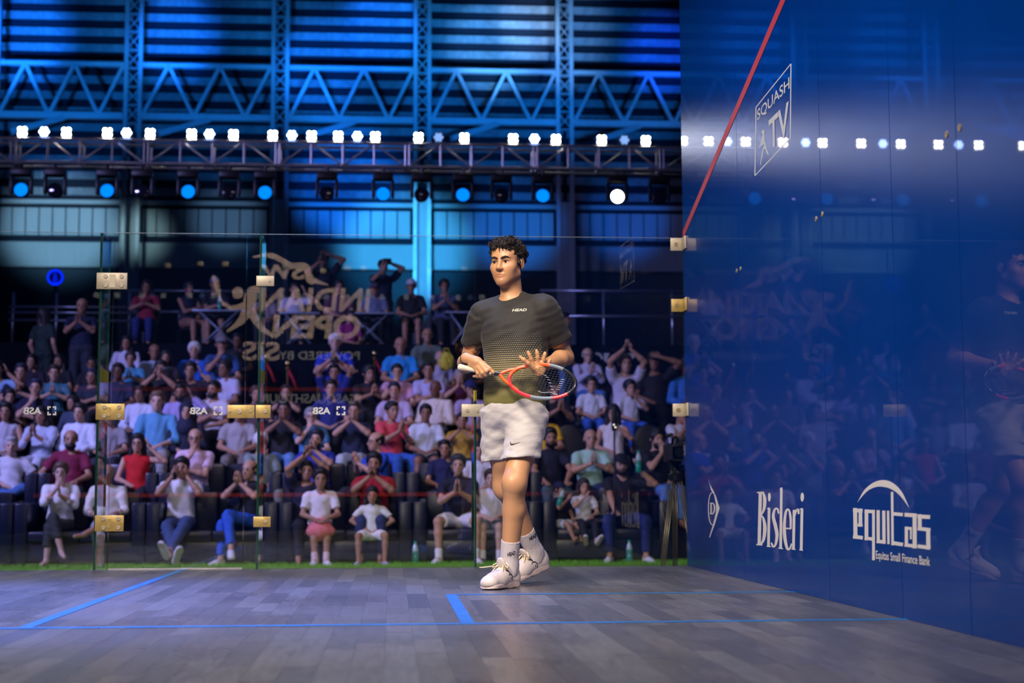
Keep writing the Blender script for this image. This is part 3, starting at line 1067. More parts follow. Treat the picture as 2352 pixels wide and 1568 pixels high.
def make_head(mlens):
    r = empty('moving_head_lamp')
    MB().box((-0.16, -0.11, 0.22), (0.16, 0.11, 0.33), 0.015).build('base', black_metal, r, 30)
    for s in (-1, 1):
        MB().box((s * 0.15 - 0.025, -0.05, -0.06), (s * 0.15 + 0.025, 0.05, 0.22), 0.012).build('arm', black_metal, r, 30)
    MB().lathe([(0.07, 0.20), (0.105, 0.12), (0.118, 0.0), (0.118, -0.03), (0.105, -0.04), (0.105, -0.01)], 22, (0, 0, 0), (0, 1, 0)).build('head', black_metal, r, 40)
    MB().lathe([(0.104, 0.0), (0.098, 0.02), (0.05, 0.03), (0.001, 0.032)], 24, (0, -0.012, 0), (0, -1, 0)).build('lens', mlens, r, 40)
    MB().tube([(0, 0, 0.33), (0, 0, 0.42)], 0.025, 8).build('clamp', black_metal, r)
    return r


heads = [(55, 437, 'c'), (132, 440, 'o'), (251, 440, 'c'), (331, 440, 'o'), (436, 442, 'c'), (530, 442, 'o'), (611, 443, 'c'), (752, 442, 'o'), (880, 443, 'c'), (968, 442, 'o'),
         (1062, 443, 'c'), (1150, 442, 'o'), (1244, 442, 'c'), (1414, 437, 'w'), (1510, 442, 'o'), (-90, 440, 'c'), (-250, 440, 'c')]
proto = {k: make_head({'c': mv_c, 'w': mv_w, 'o': mv_o}[k]) for k in 'cwo'}
used, seen_n = set(), {}
for (px, py, k) in sorted(heads):
    o = proto[k] if k not in used else copy_tree(proto[k])
    used.add(k)
    p = at_y(px, py, YT)
    o.location = (p[0], YT - HW, TZ0 - 0.445)
    if px < 0:
        lab = 'moving head lamp under the truss beyond the left edge'
    elif k == 'w':
        lab = 'moving head lamp shining white under the truss'
    else:
        i = seen_n.get(k, 0)
        seen_n[k] = i + 1
        lab = '%s moving head lamp under the truss, %s such lamp from the left' % ('blue shining' if k == 'c' else 'unlit black', ordn[i])
    tag(o, lab, 'lamp', 'moving heads hanging under the truss')

# light that the rig throws on the far wall: blue washes and a pale patch
BLUE = (0.005, 0.15, 0.95)
for i, (px, py, ang, pw, colr) in enumerate((
        (60, 90, 13, 2300, BLUE), (405, 90, 12, 2100, BLUE), (740, 150, 13, 1500, BLUE), (880, 60, 12, 1900, BLUE), (1130, 110, 13, 4200, (0.10, 0.42, 1.0)),
        (1215, 60, 9, 2600, (0.40, 0.65, 1.0)), (1520, 130, 11, 1500, (0.005, 0.07, 1.0)), (800, 420, 13, 1100, (0.005, 0.16, 1.0)), (1180, 520, 11, 600, (0.005, 0.20, 0.95)),
        (930, 572, 15, 1500, (0.04, 0.36, 0.85)), (1440, 500, 10, 420, (0.005, 0.15, 0.9)), (140, 520, 13, 900, (0.24, 0.50, 0.80)), (325, 540, 6, 400, (0.35, 0.6, 0.7)), (520, 500, 8, 300, (0.16, 0.36, 0.7)),
        (-250, 200, 20, 1800, BLUE))):
    p = at_y(px, py, YW)
    spot('wall_wash_%d' % i, (p[0] * 0.85, YT + 0.8, TZ1 + 0.5 if py < 460 else TZ0 - 0.3), p, ang * (0.84 if py < 400 else 1.12), pw * (2.6 if colr[0] > .05 and py < 460 else 7.5), colr, 0.75, 0.25)
for px, pw in ((120, 520), (480, 420), (820, 620), (1140, 620), (1420, 420)):
    p = at_y(px, 220, YG)
    spot('girder_wash', (p[0], YT + 0.6, TZ1 + 0.3), p, 22, pw * 6.0, (0.005, 0.24, 1.0), 0.8, 0.25)
for px, pw, colr in ((-24, 900, (0.01, 0.26, 1.0)), (305, 1000, (0.02, 0.30, 1.0)), (643, 1000, (0.01, 0.28, 1.0)), (970, 1300, (0.02, 0.34, 1.0)), (1297, 2200, (0.16, 0.45, 1.0))):
    p = at_y(px, 90, YG)
    spot('column_wash', (p[0], YT + 0.6, TZ1 + 0.3), p, 13, pw * 2.2, colr, 0.9, 0.15)

# ================================================================== BODIES: smooth distance fields turned into one continuous mesh
def V3(*a): return np.array(a, float)


def nrm(v):
    v = np.asarray(v, float)
    return v / (np.linalg.norm(v) + 1e-12)


class SDF:
    def __init__(s):
        s.p = []          # (kind, data, k, op)

    def cap(s, a, b, ra, rb=None, k=0.03, op='add'):
        s.p.append(('cap', (np.asarray(a, float), np.asarray(b, float), ra, ra if rb is None else rb), k, op)); return s

    def cone(s, a, b, ra, rb, k=0.03, op='add'):     # flat at both ends
        s.p.append(('cone', (np.asarray(a, float), np.asarray(b, float), ra, rb), k, op)); return s

    def ell(s, c, r, R=None, k=0.03, op='add'):
        s.p.append(('ell', (np.asarray(c, float), np.asarray(r, float), np.eye(3) if R is None else np.asarray(R, float)), k, op)); return s

    def cut(s, pt, n, k=0.0):                         # removes the side the normal points to
        s.p.append(('pl', (np.asarray(pt, float), nrm(n)), k, 'cut')); return s

    def slab(s, a, b, ra, rb, z0, z1, k=0.01, op='add'):   # stadium outline in xy between two heights
        s.p.append(('slab', (np.asarray(a, float), np.asarray(b, float), ra, rb, z0, z1), k, op)); return s

    def bounds(s, p):
        kd, d = p[0], p[1]
        if kd in ('cap', 'cone'):
            r = max(d[2], d[3])
            return np.minimum(d[0], d[1]) - r, np.maximum(d[0], d[1]) + r
        if kd == 'ell':
            e = np.sqrt(((d[2] * d[1][None, :]) ** 2).sum(1))
            return d[0] - e, d[0] + e
        r = max(d[2], d[3])
        a, b = np.minimum(d[0], d[1]) - r, np.maximum(d[0], d[1]) + r
        a[2], b[2] = d[4], d[5]
        return a, b

    def mesh(s, name, vox, disp=None, smooth=1):
        lo = np.min([s.bounds(p)[0] for p in s.p if p[3] == 'add'], 0) - 3 * vox
        hi = np.max([s.bounds(p)[1] for p in s.p if p[3] == 'add'], 0) + 3 * vox
        n = np.ceil((hi - lo) / vox).astype(int) + 1
        f = np.full(n, 0.08, np.float32)
        ax = [(lo[i] + vox * np.arange(n[i])).astype(np.float32) for i in range(3)]
        for (kd, d, k, op) in s.p:
            if op == 'cut':
                pt, nn = d
                g = (ax[0][:, None, None] - pt[0]) * nn[0] + (ax[1][None, :, None] - pt[1]) * nn[1] + (ax[2][None, None, :] - pt[2]) * nn[2]
                f = np.maximum(f, g.astype(np.float32))
                continue
            a, b = s.bounds((kd, d))
            m = k + 2.5 * vox
            i0 = np.clip(np.floor((a - m - lo) / vox).astype(int), 0, n - 1)
            i1 = np.clip(np.ceil((b + m - lo) / vox).astype(int) + 1, 1, n)
            if (i1 <= i0).any():
                continue
            sl = tuple(slice(i0[q], i1[q]) for q in range(3))
            X, Y, Z = ax[0][sl[0]][:, None, None], ax[1][sl[1]][None, :, None], ax[2][sl[2]][None, None, :]
            if kd in ('cap', 'cone'):
                A, B, ra, rb = d
                ab = B - A
                L2 = float(ab @ ab) + 1e-12
                px, py, pz = X - A[0], Y - A[1], Z - A[2]
                tr = (px * ab[0] + py * ab[1] + pz * ab[2]) / L2
                t = np.clip(tr, 0, 1)
                dd = np.sqrt((px - t * ab[0]) ** 2 + (py - t * ab[1]) ** 2 + (pz - t * ab[2]) ** 2) - (ra + (rb - ra) * t)
                if kd == 'cone':
                    L = math.sqrt(L2)
                    rr = np.sqrt(np.maximum(px * px + py * py + pz * pz - (tr * L) ** 2, 0)) - (ra + (rb - ra) * t)
                    dd = np.maximum(rr, np.maximum(-tr * L, (tr - 1) * L))
            elif kd == 'ell':
                C, r, R = d
                px, py, pz = X - C[0], Y - C[1], Z - C[2]
                q = [(px * R[0, j] + py * R[1, j] + pz * R[2, j]) / r[j] for j in range(3)]
                k0 = np.sqrt(q[0] ** 2 + q[1] ** 2 + q[2] ** 2)
                k1 = np.sqrt((q[0] / r[0]) ** 2 + (q[1] / r[1]) ** 2 + (q[2] / r[2]) ** 2)
                dd = k0 * (k0 - 1) / np.maximum(k1, 1e-6)
            else:
                A, B, ra, rb, z0, z1 = d
                ab = (B - A)[:2]
                L2 = float(ab @ ab) + 1e-12
                px, py = X - A[0], Y - A[1]
                t = np.clip((px * ab[0] + py * ab[1]) / L2, 0, 1)
                d2 = np.sqrt((px - t * ab[0]) ** 2 + (py - t * ab[1]) ** 2) - (ra + (rb - ra) * t)
                dz = np.abs(Z - (z0 + z1) / 2) - (z1 - z0) / 2
                dd = np.maximum(d2, dz)
            dd = np.broadcast_to(dd, f[sl].shape).astype(np.float32)
            cur = f[sl]
            if op == 'add':
                h = np.maximum(k - np.abs(cur - dd), 0) / max(k, 1e-6)
                f[sl] = np.minimum(cur, dd) - h * h * k * 0.25
            else:
                dd = -dd
                h = np.maximum(k - np.abs(cur - dd), 0) / max(k, 1e-6)
                f[sl] = np.maximum(cur, dd) + h * h * k * 0.25
        if disp is not None:
            f = f + disp(ax[0][:, None, None], ax[1][None, :, None], ax[2][None, None, :]).astype(np.float32) * (np.abs(f) < 0.05)
        v, q = surface_nets(f, lo, vox)
        me = bpy.data.meshes.new(name)
        me.vertices.add(len(v))
        me.vertices.foreach_set('co', v.astype(np.float32).ravel())
        me.loops.add(len(q) * 4)
        me.loops.foreach_set('vertex_index', q.astype(np.int32).ravel())
        me.polygons.add(len(q))
        me.polygons.foreach_set('loop_start', np.arange(0, len(q) * 4, 4, dtype=np.int32))
        me.polygons.foreach_set('use_smooth', np.ones(len(q), bool))
        me.update(calc_edges=True)
        me.validate()
        return me


def surface_nets(f, lo, vox, relax=2):
    ins = f < 0
    n = np.array(f.shape)
    c = [ins[i:n[0] - 1 + i, j:n[1] - 1 + j, k:n[2] - 1 + k] for i in (0, 1) for j in (0, 1) for k in (0, 1)]
    al = c[0].copy(); an = c[0].copy()
    for q in c[1:]:
        al &= q
        an |= q
    act = an & ~al
    cells = np.argwhere(act)
    idx = np.full(act.shape, -1, np.int64)
    idx[act] = np.arange(len(cells))
    pos = np.zeros((len(cells), 3))
    cnt = np.zeros(len(cells))
    co = {(i, j, k): f[cells[:, 0] + i, cells[:, 1] + j, cells[:, 2] + k] for i in (0, 1) for j in (0, 1) for k in (0, 1)}
    for axis in range(3):
        for u in (0, 1):
            for w in (0, 1):
                a = [0, 0, 0]; b = [0, 0, 0]
                o = [q for q in range(3) if q != axis]
                a[o[0]] = b[o[0]] = u
                a[o[1]] = b[o[1]] = w
                b[axis] = 1
                fa, fb = co[tuple(a)], co[tuple(b)]
                m = (fa < 0) != (fb < 0)
                t = np.where(m, fa / np.where(m, fa - fb, 1), 0)
                p = np.zeros((len(cells), 3))
                p[:, o[0]], p[:, o[1]] = u, w
                p[:, axis] = t
                pos += p * m[:, None]
                cnt += m
    pos = cells + pos / np.maximum(cnt, 1)[:, None]
    quads = []
    for axis in range(3):
        o = [(axis + 1) % 3, (axis + 2) % 3]
        s0 = [slice(None)] * 3; s1 = [slice(None)] * 3
        s0[axis] = slice(0, n[axis] - 1); s1[axis] = slice(1, n[axis])
        for q in o:
            s0[q] = s1[q] = slice(1, n[q] - 1)
        A, B = ins[tuple(s0)], ins[tuple(s1)]
        e = np.argwhere(A != B)
        if not len(e):
            continue
        flip = A[e[:, 0], e[:, 1], e[:, 2]]
        base = e.copy()
        base[:, o[0]] += 1
        base[:, o[1]] += 1
        qs = []
        for (u, w) in ((-1, -1), (0, -1), (0, 0), (-1, 0)):
            cc = base.copy()
            cc[:, o[0]] += u
            cc[:, o[1]] += w
            qs.append(idx[cc[:, 0], cc[:, 1], cc[:, 2]])
        Q = np.stack(qs, 1)
        Q[~flip] = Q[~flip][:, ::-1]
        quads.append(Q)
    Q = np.concatenate(quads)
    Q = Q[(Q >= 0).all(1)]
    if relax:      # light Laplacian pass to take the grid off
        for lam in (0.5, -0.52) * relax:
            acc = np.zeros_like(pos); cn = np.zeros(len(pos))
            for a in range(4):
                for b in (1, 3):
                    np.add.at(acc, Q[:, a], pos[Q[:, (a + b) % 4]])
                    np.add.at(cn, Q[:, a], 1)
            pos = pos + lam * (acc / np.maximum(cn, 1)[:, None] - pos)
    return np.asarray(lo) + pos * vox, Q


def add_tubes(me, mb):
    """append tubes (fingers) to an existing mesh"""
    bm = bmesh.new()
    bm.from_mesh(me)
    vs = [bm.verts.new(v) for v in mb.v]
    for f in mb.f:
        try:
            bm.faces.new([vs[i] for i in f]).smooth = True
        except ValueError:
            pass
    bm.to_mesh(me)
    bm.free()


def sine_noise(seed, freq, amp, aniso=(1, 1, 1), n=7):
    r = np.random.default_rng(seed)
    dirs = r.normal(size=(n, 3)) * np.asarray(aniso) * freq
    ph = r.uniform(0, 6.28, n)
    return lambda X, Y, Z: sum(np.sin(X * d_[0] + Y * d_[1] + Z * d_[2] + p_) for d_, p_ in zip(dirs, ph)) * (amp / math.sqrt(n))


def frame_mat(x, y, z, o):
    m_ = Matrix.Identity(4)
    for i in range(3):
        m_[i][0], m_[i][1], m_[i][2], m_[i][3] = x[i], y[i], z[i], o[i]
    return m_


def mesh_obj(name, me, m_, parent=None, mw=None):
    if len(me.materials) == 0:
        me.materials.append(m_)
    o = link(bpy.data.objects.new(name, me), parent)
    if me.materials[0] is not m_:
        o.material_slots[0].link = 'OBJECT'
        o.material_slots[0].material = m_
    if mw is not None:
        o.matrix_local = mw
    return o


def two_bone(a, c, l1, l2, hint):
    """middle joint between a and c for bone lengths l1, l2, bending towards hint"""
    a, c, hint = np.asarray(a, float), np.asarray(c, float), np.asarray(hint, float)
    dv = c - a
    L = np.linalg.norm(dv)
    L_ = min(L, (l1 + l2) * 0.999)
    c2 = a + dv / (L + 1e-9) * L_
    t = (l1 * l1 - l2 * l2 + L_ * L_) / (2 * L_)
    h = math.sqrt(max(l1 * l1 - t * t, 0))
    u = dv / (L + 1e-9)
    w = hint - u * (hint @ u)
    w = w / (np.linalg.norm(w) + 1e-9)
    return a + u * t + w * h, c2

# ================================================================== THE PLAYER
FWH = nrm((FW[0], FW[1], 0))
RTH = nrm((RT[0], RT[1], 0))
ZZ = V3(0, 0, 1)


def skin_mat(name, col, rough=0.5):
    m, nt, b = new_mat(name)
    at = nt.nodes.new('ShaderNodeAttribute')
    at.attribute_name = 'tint'
    nz = nt.nodes.new('ShaderNodeTexNoise')
    nz.inputs['Scale'].default_value = 14
    nz.inputs['Detail'].default_value = 4
    tc = nt.nodes.new('ShaderNodeTexCoord')
    nt.links.new(tc.outputs['Object'], nz.inputs['Vector'])
    mx = nt.nodes.new('ShaderNodeMix'); mx.data_type = 'RGBA'
    mx.inputs['A'].default_value = (*[c * 0.90 for c in col], 1)
    mx.inputs['B'].default_value = (*[c * 1.10 for c in col], 1)
    nt.links.new(nz.outputs['Fac'], mx.inputs['Factor'])
    mu = nt.nodes.new('ShaderNodeMix'); mu.data_type = 'RGBA'; mu.blend_type = 'MULTIPLY'
    mu.inputs['Factor'].default_value = 1.0
    nt.links.new(mx.outputs['Result'], mu.inputs['A'])
    nt.links.new(at.outputs['Color'], mu.inputs['B'])
    nt.links.new(mu.outputs['Result'], b.inputs['Base Color'])
    b.inputs['Roughness'].default_value = rough
    b.inputs['Subsurface Weight'].default_value = 0.12
    b.inputs['Subsurface Radius'].default_value = (0.012, 0.005, 0.003)
    b.inputs['Subsurface Scale'].default_value = 0.6
    return m


def set_tint(me, fn):
    """per-vertex pigment; fn(coords Nx3) -> Nx3"""
    n = len(me.vertices)
    co = np.empty(n * 3, np.float32)
    me.vertices.foreach_get('co', co)
    t = fn(co.reshape(-1, 3).astype(float))
    a = me.color_attributes.new('tint', 'FLOAT_COLOR', 'POINT')
    a.data.foreach_set('color', np.concatenate([t, np.ones((n, 1))], 1).astype(np.float32).ravel())


W = at_depth
hero = thing('person', 'squash player in black and olive shirt and white shorts holding a racket', 'person', (1.86, 2.1, 0.0))
HO = V3(1.86, 2.1, 0.0)
H0 = lambda px, py, d_: W(px, py, d_) - HO

ang = math.radians(20)
CX = RTH * math.cos(ang) - FWH * math.sin(ang)      # towards his left arm
CFW = -FWH * math.cos(ang) - RTH * math.sin(ang)    # where the chest faces
RC = np.stack([CX, -CFW, ZZ], 1)
SCn = H0(1182, 711, 7.82)
SL, SR = SCn + CX * 0.165, SCn - CX * 0.165 - ZZ * 0.01
NB = H0(1177, 684, 7.85)
P0 = H0(1182, 940, 7.82)
HL, HR = P0 + CX * 0.080 - ZZ * 0.02, P0 - CX * 0.080 - ZZ * 0.02
EL, WLp = H0(1299, 820, 7.86), H0(1252, 838, 7.63)
ER, WRp = H0(1071, 838, 7.98), H0(1071, 822, 7.735)
KL, AL = H0(1182, 1108, 7.62), H0(1169, 1300, 7.68)
KR, AR = H0(1160, 1116, 7.92), H0(1228, 1268, 8.08)

# head frame: turned to his right, chin level
ah = math.radians(25)
HFW = nrm(-FWH * math.cos(ah) - RTH * math.sin(ah) - ZZ * 0.03)
HX = nrm(np.cross(ZZ, -HFW)) * 1.0
HX = nrm(np.cross(-HFW, ZZ))
HZ = nrm(np.cross(HX, -HFW))
if HX @ RTH < 0:
    HX = -HX
HZ = nrm(np.cross(HX, -HFW))
RH = np.stack([HX, -HFW, HZ], 1)
HC = H0(1166, 605, 7.83)
hd = lambda x, y, z: HC + RH @ V3(x, y, z)


def head_prims(s, hd, R, fine=True, k=0.02):
    s.ell(hd(0, .014, .036), (.0755, .097, .080), R, k=.02)
    s.ell(hd(0, -.034, -.026), (.059, .059, .080), R, k=.03)
    for q in (-1, 1):
        s.ell(hd(q * .026, -.050, -.050), (.027, .034, .036), R, k=.03)
    s.ell(hd(0, -.040, .048), (.060, .050, .048), R, k=.03)
    for q in (-1, 1):
        s.cap(hd(q * .050, .002, -.056), hd(q * .012, -.068, -.098), .016, .015, k=.035)
        s.ell(hd(q * .044, -.058, -.024), (.020, .020, .018), R, k=.03)
    s.ell(hd(0, -.076, -.100), (.021, .017, .017), R, k=.025)
    s.cap(hd(-.033, -.080, .020), hd(.033, -.080, .020), .0105, k=.025)
    for q in (-1, 1):
        s.ell(hd(q * .031, -.100, .001), (.020, .016, .0105), R, k=.014, op='sub')
    s.cap(hd(0, -.088, .012), hd(0, -.108, -.030), .0075, .0105, k=.014)
    s.ell(hd(0, -.109, -.033), (.0105, .0105, .0092), R, k=.008)
    for q in (-1, 1):
        s.ell(hd(q * .0125, -.100, -.036), (.0075, .010, .0068), R, k=.008)
        if fine:   # eyelids
            s.ell(hd(q * .031, -.0795, .0062), (.0150, .0125, .0052), R, k=.005)
            s.ell(hd(q * .031, -.0785, -.0100), (.0145, .0112, .0040), R, k=.005)
        s.ell(hd(q * .0775, .012, -.004), (.0075, .019, .030), R, k=.008)
        if fine:
            s.ell(hd(q * .085, .008, -.002), (.0050, .010, .018), R, k=.006, op='sub')
    s.ell(hd(0, -.0905, -.0630), (.0245, .0100, .0062), R, k=.007)
    s.ell(hd(0, -.0895, -.0730), (.0205, .0110, .0068), R, k=.007)
    if fine:
        s.cap(hd(-.021, -.0985, -.0685), hd(.021, -.0985, -.0685), .0022, k=.003, op='sub')


def fingers(s, chains, k=.007):
    for ch in chains:
        for i in range(len(ch) - 1):
            (a, ra), (b, rb) = ch[i], ch[i + 1]
            s.cap(a, b, ra, rb, k=k)


b = SDF()
head_prims(b, hd, RH)
b.cap(hd(0, .026, -.045), NB - ZZ * .02, .051, .055, k=.03)
b.cap(hd(0, -.02, -.075), NB + CFW * .025 - ZZ * .03, .030, .040, k=.03)
b.ell(SCn - ZZ * .11, (.155, .105, .17), RC, k=.05)
b.ell(P0 + ZZ * .16, (.135, .095, .17), RC, k=.05)
b.ell(P0, (.128, .095, .11), RC, k=.05)
b.cap(SCn - CX * .10 - ZZ * .02, SCn + CX * .10 - ZZ * .02, .048, k=.05)
b.cap(NB - ZZ * .03, SL, .036, .045, k=.03); b.cap(NB - ZZ * .03, SR, .036, .045, k=.03)
for (S_, E_, W_) in ((SL, EL, WLp), (SR, ER, WRp)):
    b.cap(S_, E_, .052, .040, k=.03)
    b.ell(S_ + (E_ - S_) * .5 + CFW * .006, (.043, .043, .070), RC, k=.03)
    m_ = E_ + (W_ - E_) * .30
    b.cap(E_, m_, .040, .0425, k=.02)
    b.cap(m_, W_, .0425, .0265, k=.02)
for (Hp, K_, A_) in ((HL, KL, AL), (HR, KR, AR)):
    b.cap(Hp, K_, .072, .060, k=.03)
    b.ell(Hp + (K_ - Hp) * .45, (.070, .072, .13), RC, k=.03)
    up_ = nrm(K_ - A_)
    fwd = nrm(CFW - up_ * (CFW @ up_))
    b.ell(K_ + fwd * .018, (.047, .046, .056), RC, k=.03)
    b.cap(K_, K_ + (A_ - K_) * .33 - fwd * .014, .053, .0555, k=.03)
    b.cap(K_ + (A_ - K_) * .33 - fwd * .014, A_, .0555, .0355, k=.02)
    b.cap(K_ + fwd * .02 - up_ * .06, A_ + fwd * .01, .032, .028, k=.02)
# right hand on the racket grip
b.cap(WRp, H0(1096, 831, 7.685), .0250, .0270, k=.012)
b.cap(H0(1090, 829, 7.69), H0(1109, 836, 7.665), .0200, .0150, k=.012)
b.cap(H0(1084, 838, 7.70), H0(1096, 845, 7.675), .0195, .0150, k=.012)
fingers(b, [
    [(H0(1110, 835, 7.665), .0115), (H0(1124, 846, 7.632), .0098), (H0(1133, 855, 7.630), .0088), (H0(1138, 861, 7.640), .0078)],
    [(H0(1105, 839, 7.662), .0115), (H0(1117, 852, 7.628), .0100), (H0(1116, 861, 7.640), .0090), (H0(1108, 864, 7.668), .0080)],
    [(H0(1098, 842, 7.668), .0110), (H0(1108, 856, 7.640), .0098), (H0(1106, 864, 7.655), .0088), (H0(1098, 865, 7.680), .0078)],
    [(H0(1091, 844, 7.680), .0100), (H0(1098, 857, 7.660), .0088), (H0(1096, 864, 7.672), .0078), (H0(1088, 864, 7.695), .0070)],
    [(H0(1090, 832, 7.705), .0130), (H0(1106, 841, 7.715), .0110), (H0(1122, 851, 7.705), .0090)]])
# left hand behind the racket head, fingers spread upwards
b.cap(WLp, H0(1240, 843, 7.60), .0250, .0270, k=.012)
b.ell(H0(1238, 846, 7.59), (.038, .017, .040), RC, k=.012)
fingers(b, [
    [(H0(1230, 850, 7.585), .0140), (H0(1213, 834, 7.560), .0110), (H0(1203, 826, 7.555), .0100), (H0(1195, 820, 7.555), .0085)],
    [(H0(1226, 836, 7.585), .0110), (H0(1220, 824, 7.575), .0098), (H0(1216, 815, 7.572), .0088), (H0(1213, 808, 7.572), .0080)],
    [(H0(1236, 833, 7.585), .0110), (H0(1235, 820, 7.578), .0100), (H0(1234, 811, 7.576), .0090), (H0(1232, 805, 7.576), .0080)],
    [(H0(1246, 835, 7.590), .0108), (H0(1249, 823, 7.585), .0098), (H0(1251, 815, 7.582), .0088), (H0(1252, 810, 7.582), .0078)],
    [(H0(1254, 840, 7.595), .0098), (H0(1260, 832, 7.600), .0086), (H0(1264, 826, 7.600), .0075)]])
# feet (inside the shoes)
TL, TR = H0(1132, 1338, 7.57), H0(1216, 1312, 8.03)
b.cap(AL - ZZ * .05, TL, .034, .022, k=.03)
b.cap(AL, AL - ZZ * .05, .036, .036, k=.02)
b.cap(AR - ZZ * .03, TR, .032, .022, k=.03)
me = b.mesh('body', 0.0042)


def hero_tint(co):
    t = np.ones((len(co), 3))
    l = (co - HC) @ RH      # head-local
    def blob(c, r):
        return np.exp(-(((l - np.array(c)) / np.array(r)) ** 2).sum(1))
    lip = np.clip(1.6 * (blob((0, -.100, -.0635), (.019, .014, .0050)) + blob((0, -.100, -.0735), (.017, .014, .0055))), 0, 1)
    t *= 1 - lip[:, None] * np.array([.22, .42, .38])
    beard = np.clip(1.2 * (blob((0, -.075, -.100), (.045, .035, .022)) + .8 * blob((0, -.098, -.053), (.028, .015, .006)) + .7 * blob((.050, -.03, -.075), (.02, .045, .03)) + .7 * blob((-.050, -.03, -.075), (.02, .045, .03))), 0, 1) * (1 - lip)
    t *= 1 - beard[:, None] * np.array([.34, .36, .30])
    for q in (-1, 1):
        lid = np.clip(1.3 * blob((q * .031, -.088, .001), (.017, .014, .010)), 0, 1)
        t *= 1 - lid[:, None] * np.array([.34, .38, .36])
        t *= 1 - .20 * np.clip(blob((q * .045, -.062, -.028), (.02, .02, .02)), 0, 1)[:, None] * np.array([0, .5, .5])
    return t


set_tint(me, hero_tint)
skin_h = skin_mat('player_skin', (0.50, 0.262, 0.130), 0.44)
mesh_obj('body', me, skin_h, hero)

# eyes and eyebrows
MH = frame_mat(RH[:, 0], RH[:, 1], RH[:, 2], HC)
for q in (-1, 1):
    mb = MB()
    mb.lathe([(.0004, -.0118), (.006, -.0102), (.0102, -.006), (.0118, 0), (.0102, .006), (.006, .0102), (.0004, .0118)], 16, (q * .031, -.0768, -.0008), (0, -1, 0))
    eye = mb.build('eye', mat('eye_white', (0.62, 0.58, 0.55), 0.2, 0, 0.02, 10, coat=0.5), hero, 60)
    eye.matrix_local = MH
    mb = MB()
    mb.lathe([(.0070, -.001), (.0066, .0008), (.0035, .0016), (.0003, .0018)], 16, (q * .031 - .0015, -.0768 - .0104, -.0005), (-.12, -1, 0))
    mb.build('iris', mat('eye_dark', (0.012, 0.007, 0.005), 0.12, 0, 0.02, 10, coat=1.0), eye, 60)
hair_m = mat('player_hair', (0.016, 0.011, 0.009), 0.58, 0, 0.4, 60, 0.4, spec=0.3)
_bv = BVHTree.FromPolygons([v.co[:] for v in me.vertices], [tuple(p.vertices) for p in me.polygons])


def face_pt(x, z, lift):
    """point on the face in head space, seen from the front"""
    o_, d_ = hd(x, -.30, z), RH @ V3(0, 1, 0)
    h_ = _bv.ray_cast(Vector(o_), Vector(d_))
    return RH.T @ (np.array(h_[0]) - HC) + V3(0, -lift, 0)


for q in (-1, 1):
    bb = SDF()
    bp_ = [face_pt(q * x, z, .0006) for x, z in ((.0105, .0165), (.020, .0205), (.031, .0235), (.042, .0225), (.052, .0165))]
    br_ = (.0034, .0042, .0044, .0034, .0016)
    for a_, c_, r0_, r1_ in zip(bp_[:-1], bp_[1:], br_[:-1], br_[1:]):
        bb.cap(a_, c_, r0_, r1_, k=.004)
    mesh_obj('eyebrow', bb.mesh('eyebrow', .0015), hair_m, hero, MH)
    lp_ = [face_pt(q * x, z, .0004) for x, z in ((.0185, .0010), (.024, .0062), (.031, .0078), (.038, .0066), (.0445, .0020))]
    o = MB().tube(lp_, [.0006, .0013, .0015, .0014, .0007], 5).build('eyelash', hair_m, hero, True)
    o.matrix_local = MH

# hair: short, wavy, sweeping over the forehead
hs = SDF()
hs.ell((0, .020, .042), (.0835, .104, .0875), k=.01)
hs.ell((0, -.048, .092), (.062, .042, .026), k=.03)
hs.ell((.02, -.062, .084), (.040, .034, .024), k=.02)
hs.ell((-.030, -.058, .084), (.034, .032, .022), k=.02)
hs.ell((0, -.088, -.014), (.0735, .060, .078), k=.012, op='sub')
hs.ell((0, -.070, -.095), (.12, .098, .10), k=.01, op='sub')
for q in (-1, 1):
    hs.ell((q * .084, .012, -.012), (.020, .030, .042), k=.006, op='sub')
    hs.cap((q * .0715, -.022, .02), (q * .0720, -.022, -.010), .0040, .0025, k=.006)
hs.ell((0, .03, -.115), (.12, .15, .065), k=.02, op='sub')
n1, n2 = sine_noise(4, 150, .0036, (1, 1, .6)), sine_noise(9, 330, .0018)
me = hs.mesh('hair', .0026, lambda X, Y, Z: n1(X, Y, Z) + n2(X, Y, Z))
hr = mesh_obj('hair', me, hair_m, hero, MH)
bvh = BVHTree.FromPolygons([v.co[:] for v in me.vertices], [tuple(p.vertices) for p in me.polygons])
mb = MB()
rr = np.random.default_rng(21)
for i in range(1500):
    th, ph = rr.uniform(-PI, PI), rr.uniform(0.12, 1.45)
    dv = V3(math.sin(th) * math.cos(ph), -math.cos(th) * math.cos(ph), math.sin(ph))
    hit = bvh.ray_cast(Vector(V3(0, .01, .03) + dv * .3), Vector(-dv))
    if hit[0] is None:
        continue
    p = np.array(hit[0])
    if p[1] < -.05 and p[2] < .068:
        continue
    nn = np.array(hit[1])
    fl = nrm(V3(rr.normal(0, .55) + .25 * np.sign(p[0]), -.75 if p[1] < .02 else .35, -.35 if p[1] > -.02 else .1) + rr.normal(0, .35, 3))
    fl = nrm(fl - nn * (fl @ nn))
    side = np.cross(nn, fl)
    L = rr.uniform(.014, .028)
    cur = rr.choice((-1, 1)) * rr.uniform(.2, .7)
    pts = [p - nn * .003]
    for t in (.35, .7, 1.0):
        pts.append(p + fl * L * t + nn * (.0040 * math.sin(t * 2.9) + .0004) + side * L * cur * t * t * .5)
    mb.tube(pts, [.0018, .0021, .0015, .0004], 4)
